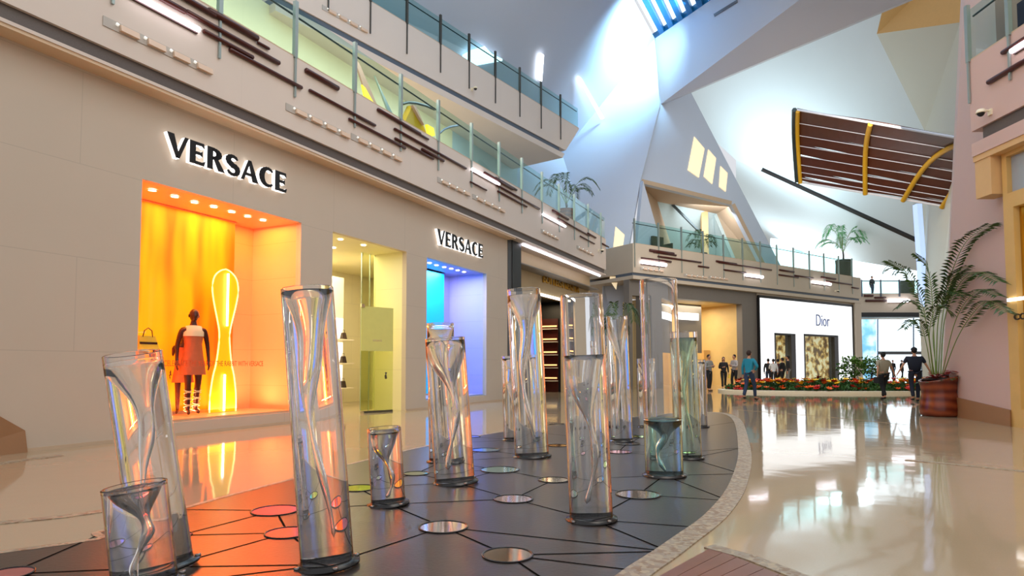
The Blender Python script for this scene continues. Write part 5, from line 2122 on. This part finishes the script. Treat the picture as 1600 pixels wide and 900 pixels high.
    if not mannequin:
        for L_ in (LL, RL):
            vv = [(L_[2] + V((0, .03, -.035)), (.045, .04)), (L_[2] + V((0, -.07, -.045)), (.045, .035)), (L_[3] + V((0, -.02, .0)), (.04, .028))]
            vs, fs = skin_mesh(vv, [(0, 1), (1, 2)], 0)
            M().add(vs, fs, 0, True).build('shoe', shoe, t)
        hb_ = M()
        hb_.ell((0, .018, .03), .085, .098, .105, 16, 0, hT)
        if long_hair:
            hb_.ell((0, .06, -.08), .08, .06, .17, 14, 0, hT)
        hb_.build('hair', hair, t)
    if cap:
        cb = M().ell((0, .0, .055), .092, .108, .075, 16, 0, hT)
        cb.ell((0, -.11, .055), .06, .07, .01, 12, 0, hT)
        cb.build('cap', cap, t)
    if bag:
        side, bz, bm = bag
        A = LA if side < 0 else RA
        c = A[2] + V((side * .05, .06, -.10))
        bb_ = M()
        bb_.hexa([(c.x - .06, c.y - .15, c.z - .2), (c.x + .06, c.y - .15, c.z - .2), (c.x + .06, c.y + .15, c.z - .2), (c.x - .06, c.y + .15, c.z - .2)],
                 [(c.x - .04, c.y - .12, c.z + .02), (c.x + .04, c.y - .12, c.z + .02), (c.x + .04, c.y + .12, c.z + .02), (c.x - .04, c.y + .12, c.z + .02)])
        b2 = thing('shoulder_bag', bz, 'bag', (0, 0, 0))
        b2.location = loc
        b2.rotation_euler = (0, 0, yaw)
        b2.scale = (k,) * 3
        bb_.build('body', bm, b2)
        M().tube([c + V((0, -.1, 0)), A[2] + V((side * .02, -.05, -.04)), A[2] + V((side * .02, .05, -.04)), c + V((0, .1, 0))], .01, 6).build('strap', bm, b2)
    return t, LL, RL, LA, RA


def fl_at(px, Y):
    p = P(px, 600, Y)
    return (p.x, p.y, .0)


person('person in a grey jumper with hands together by the golden shop', fl_at(1108, 30.3), .5, 1.74, 'cloth_grey', 'cloth_black', arms=('fold', 'fold'), stride=.04)
person('long-haired person in black with a yellow bag by the golden shop', fl_at(1131, 33), -.2, 1.66, 'cloth_black', 'cloth_black', long_hair=True, stride=.16, arms=('fold', 'down'), bag=(1, 'small yellow bag held by the long-haired person in black', 'yellow_leather'))
person('person in a light jacket over black standing at the golden shop', fl_at(1148, 33.6), -1.2, 1.8, 'cloth_light', 'cloth_black', arms=('fold', 'fold'), stride=.1)
person('person in a teal jacket and dark jeans walking past the flower bed', fl_at(1171, 22.2), 2.3, 1.74, 'cloth_teal', 'cloth_denim', hair='hair_brown', arms=('hip', 'down'), stride=.24)
for i, (x, Y, top_, lg, hh, lb) in enumerate([
        (1201, 36.3, 'cloth_black', 'cloth_denim', 1.62, 'person in black at the left end of the group outside the white shop'),
        (1209, 35.8, 'cloth_white', 'cloth_black', 1.6, 'person in a pale patterned shirt in the group outside the white shop'),
        (1216, 36.8, 'cloth_maroon', 'cloth_black', 1.6, 'person in maroon in the middle of the group outside the white shop'),
        (1223, 36.0, 'cloth_black', 'cloth_black', 1.66, 'person all in black in the group, beside the tallest one'),
        (1232, 35.6, 'cloth_black', 'cloth_grey', 1.78, 'tallest person of the group, black jacket and grey trousers')]):
    person(lb, fl_at(x, Y), 2.6 + .4 * i, hh, top_, lg, arms=('down', 'fold') if i % 2 else ('down', 'down'), stride=.06 + .03 * (i % 3), hair='hair_black')
person('person in a khaki shirt and black trousers walking away with a dark bag', fl_at(1381, 22.3), PI + .1, 1.68, 'cloth_khaki', 'cloth_black', hair='hair_black', arms=('out', 'swing_b'), long_sleeve=False, wide=1.25, stride=.2,
       bag=(1, 'dark bag carried low by the person in the khaki shirt', 'cloth_black'))
person('person in a navy uniform and cap walking away beside the palm pot', fl_at(1430, 21.2), PI - .3, 1.82, 'cloth_navy', 'cloth_navy', arms=('out', 'out'), long_sleeve=False, wide=1.22, stride=.14, cap='cloth_navy')
w = P(1363, 460, 57)
person('distant person in dark top and jeans standing on the bridge', (w.x, w.y, zB), .3, 1.8, 'cloth_black', 'cloth_denim', arms=('down', 'hip'), stride=.06)
person('small distant person in black with blue jeans at the bright entrance, left one', fl_at(1396, 58), 0, 1.75, 'cloth_black', 'cloth_denim', stride=.1)
person('small distant person in black at the bright entrance, right one', fl_at(1410, 58), .5, 1.75, 'cloth_black', 'cloth_black', stride=.1)

# mannequins in the orange window
mat('mannequin_skin', '4a150c', .3)
mat('dress_orange', 'c9643c', .6, noise=(14, .15))
mat('dress_trim', 'f4dcc0', .6)
ms = FL.s(301, .75)
mw = FL.p(ms, .75, .28)
zt2 = FL.hit(308, 484, .75)[1]
mh = (zt2 - .28)
t, LL, RL, LA, RA = person('dark mannequin in an orange sleeveless dress and laced sandals in the orange window', mw, FL.a - PI * .12, mh, None, None, skin='mannequin_skin', mannequin=True, stride=.1, arms=('down', 'down'), name='mannequin', head_tilt=.1)
dr = M()
prof = [(.155, 1.40, .10), (.16, 1.33, .115), (.135, 1.17, .10), (.155, 1.0, .12), (.19, .82, .15), (.215, .66, .17)]
rings = []
n = 28
vs = []
for rx, z, ry in prof[::-1]:
    for k in range(n):
        a = 2 * PI * k / n
        f_ = 1 + (.03 * math.sin(5 * a) if z < .9 else 0)
        vs.append((rx * f_ * math.cos(a), ry * f_ * math.sin(a), z))
fs = [(i * n + k, i * n + (k + 1) % n, (i + 1) * n + (k + 1) % n, (i + 1) * n + k) for i in range(len(prof) - 1) for k in range(n)]
dr.add(vs, fs, 0, True)
dr.build('dress', 'dress_orange', t)
tr = M()
vs = []
for rx, z, ry in ((.162, 1.30, .12), (.165, 1.38, .112), (.12, 1.47, .09), (.07, 1.48, .07)):
    for k in range(n):
        a = 2 * PI * k / n
        vs.append((rx * math.cos(a), ry * math.sin(a), z))
tr.add(vs, [(i * n + k, i * n + (k + 1) % n, (i + 1) * n + (k + 1) % n, (i + 1) * n + k) for i in range(3) for k in range(n)], 0, True)
tr.build('yoke', 'dress_trim', t)
for L_ in (LL, RL):
    la = M()
    for q in range(7):
        c = L_[2].lerp(L_[1], q / 8)
        la.lathe([(.058, -.006), (.064, 0), (.058, .006)], 14, T=Matrix.Translation(c) @ Matrix.Rotation(.35 * (-1) ** q, 4, 'X'))
    la.build('laced_sandal', 'dress_trim', t)
_m2 = FL.hit(288, 500, 1.12)[0]
mw2 = FL.p(_m2, 1.12, .28)
t2, LL, RL, LA, RA = person('second mannequin standing behind the one in the orange dress', mw2, FL.a - PI * .2, mh * .80, None, None, skin='mannequin_skin', mannequin=True, stride=.16, arms=('down', 'down'), name='mannequin')
dr2 = M()
dr2.add([v for v in dr.v], dr.f, 0, True)
dr2.build('dress', 'dress_orange', t2)

print('objects', len(bpy.data.objects))
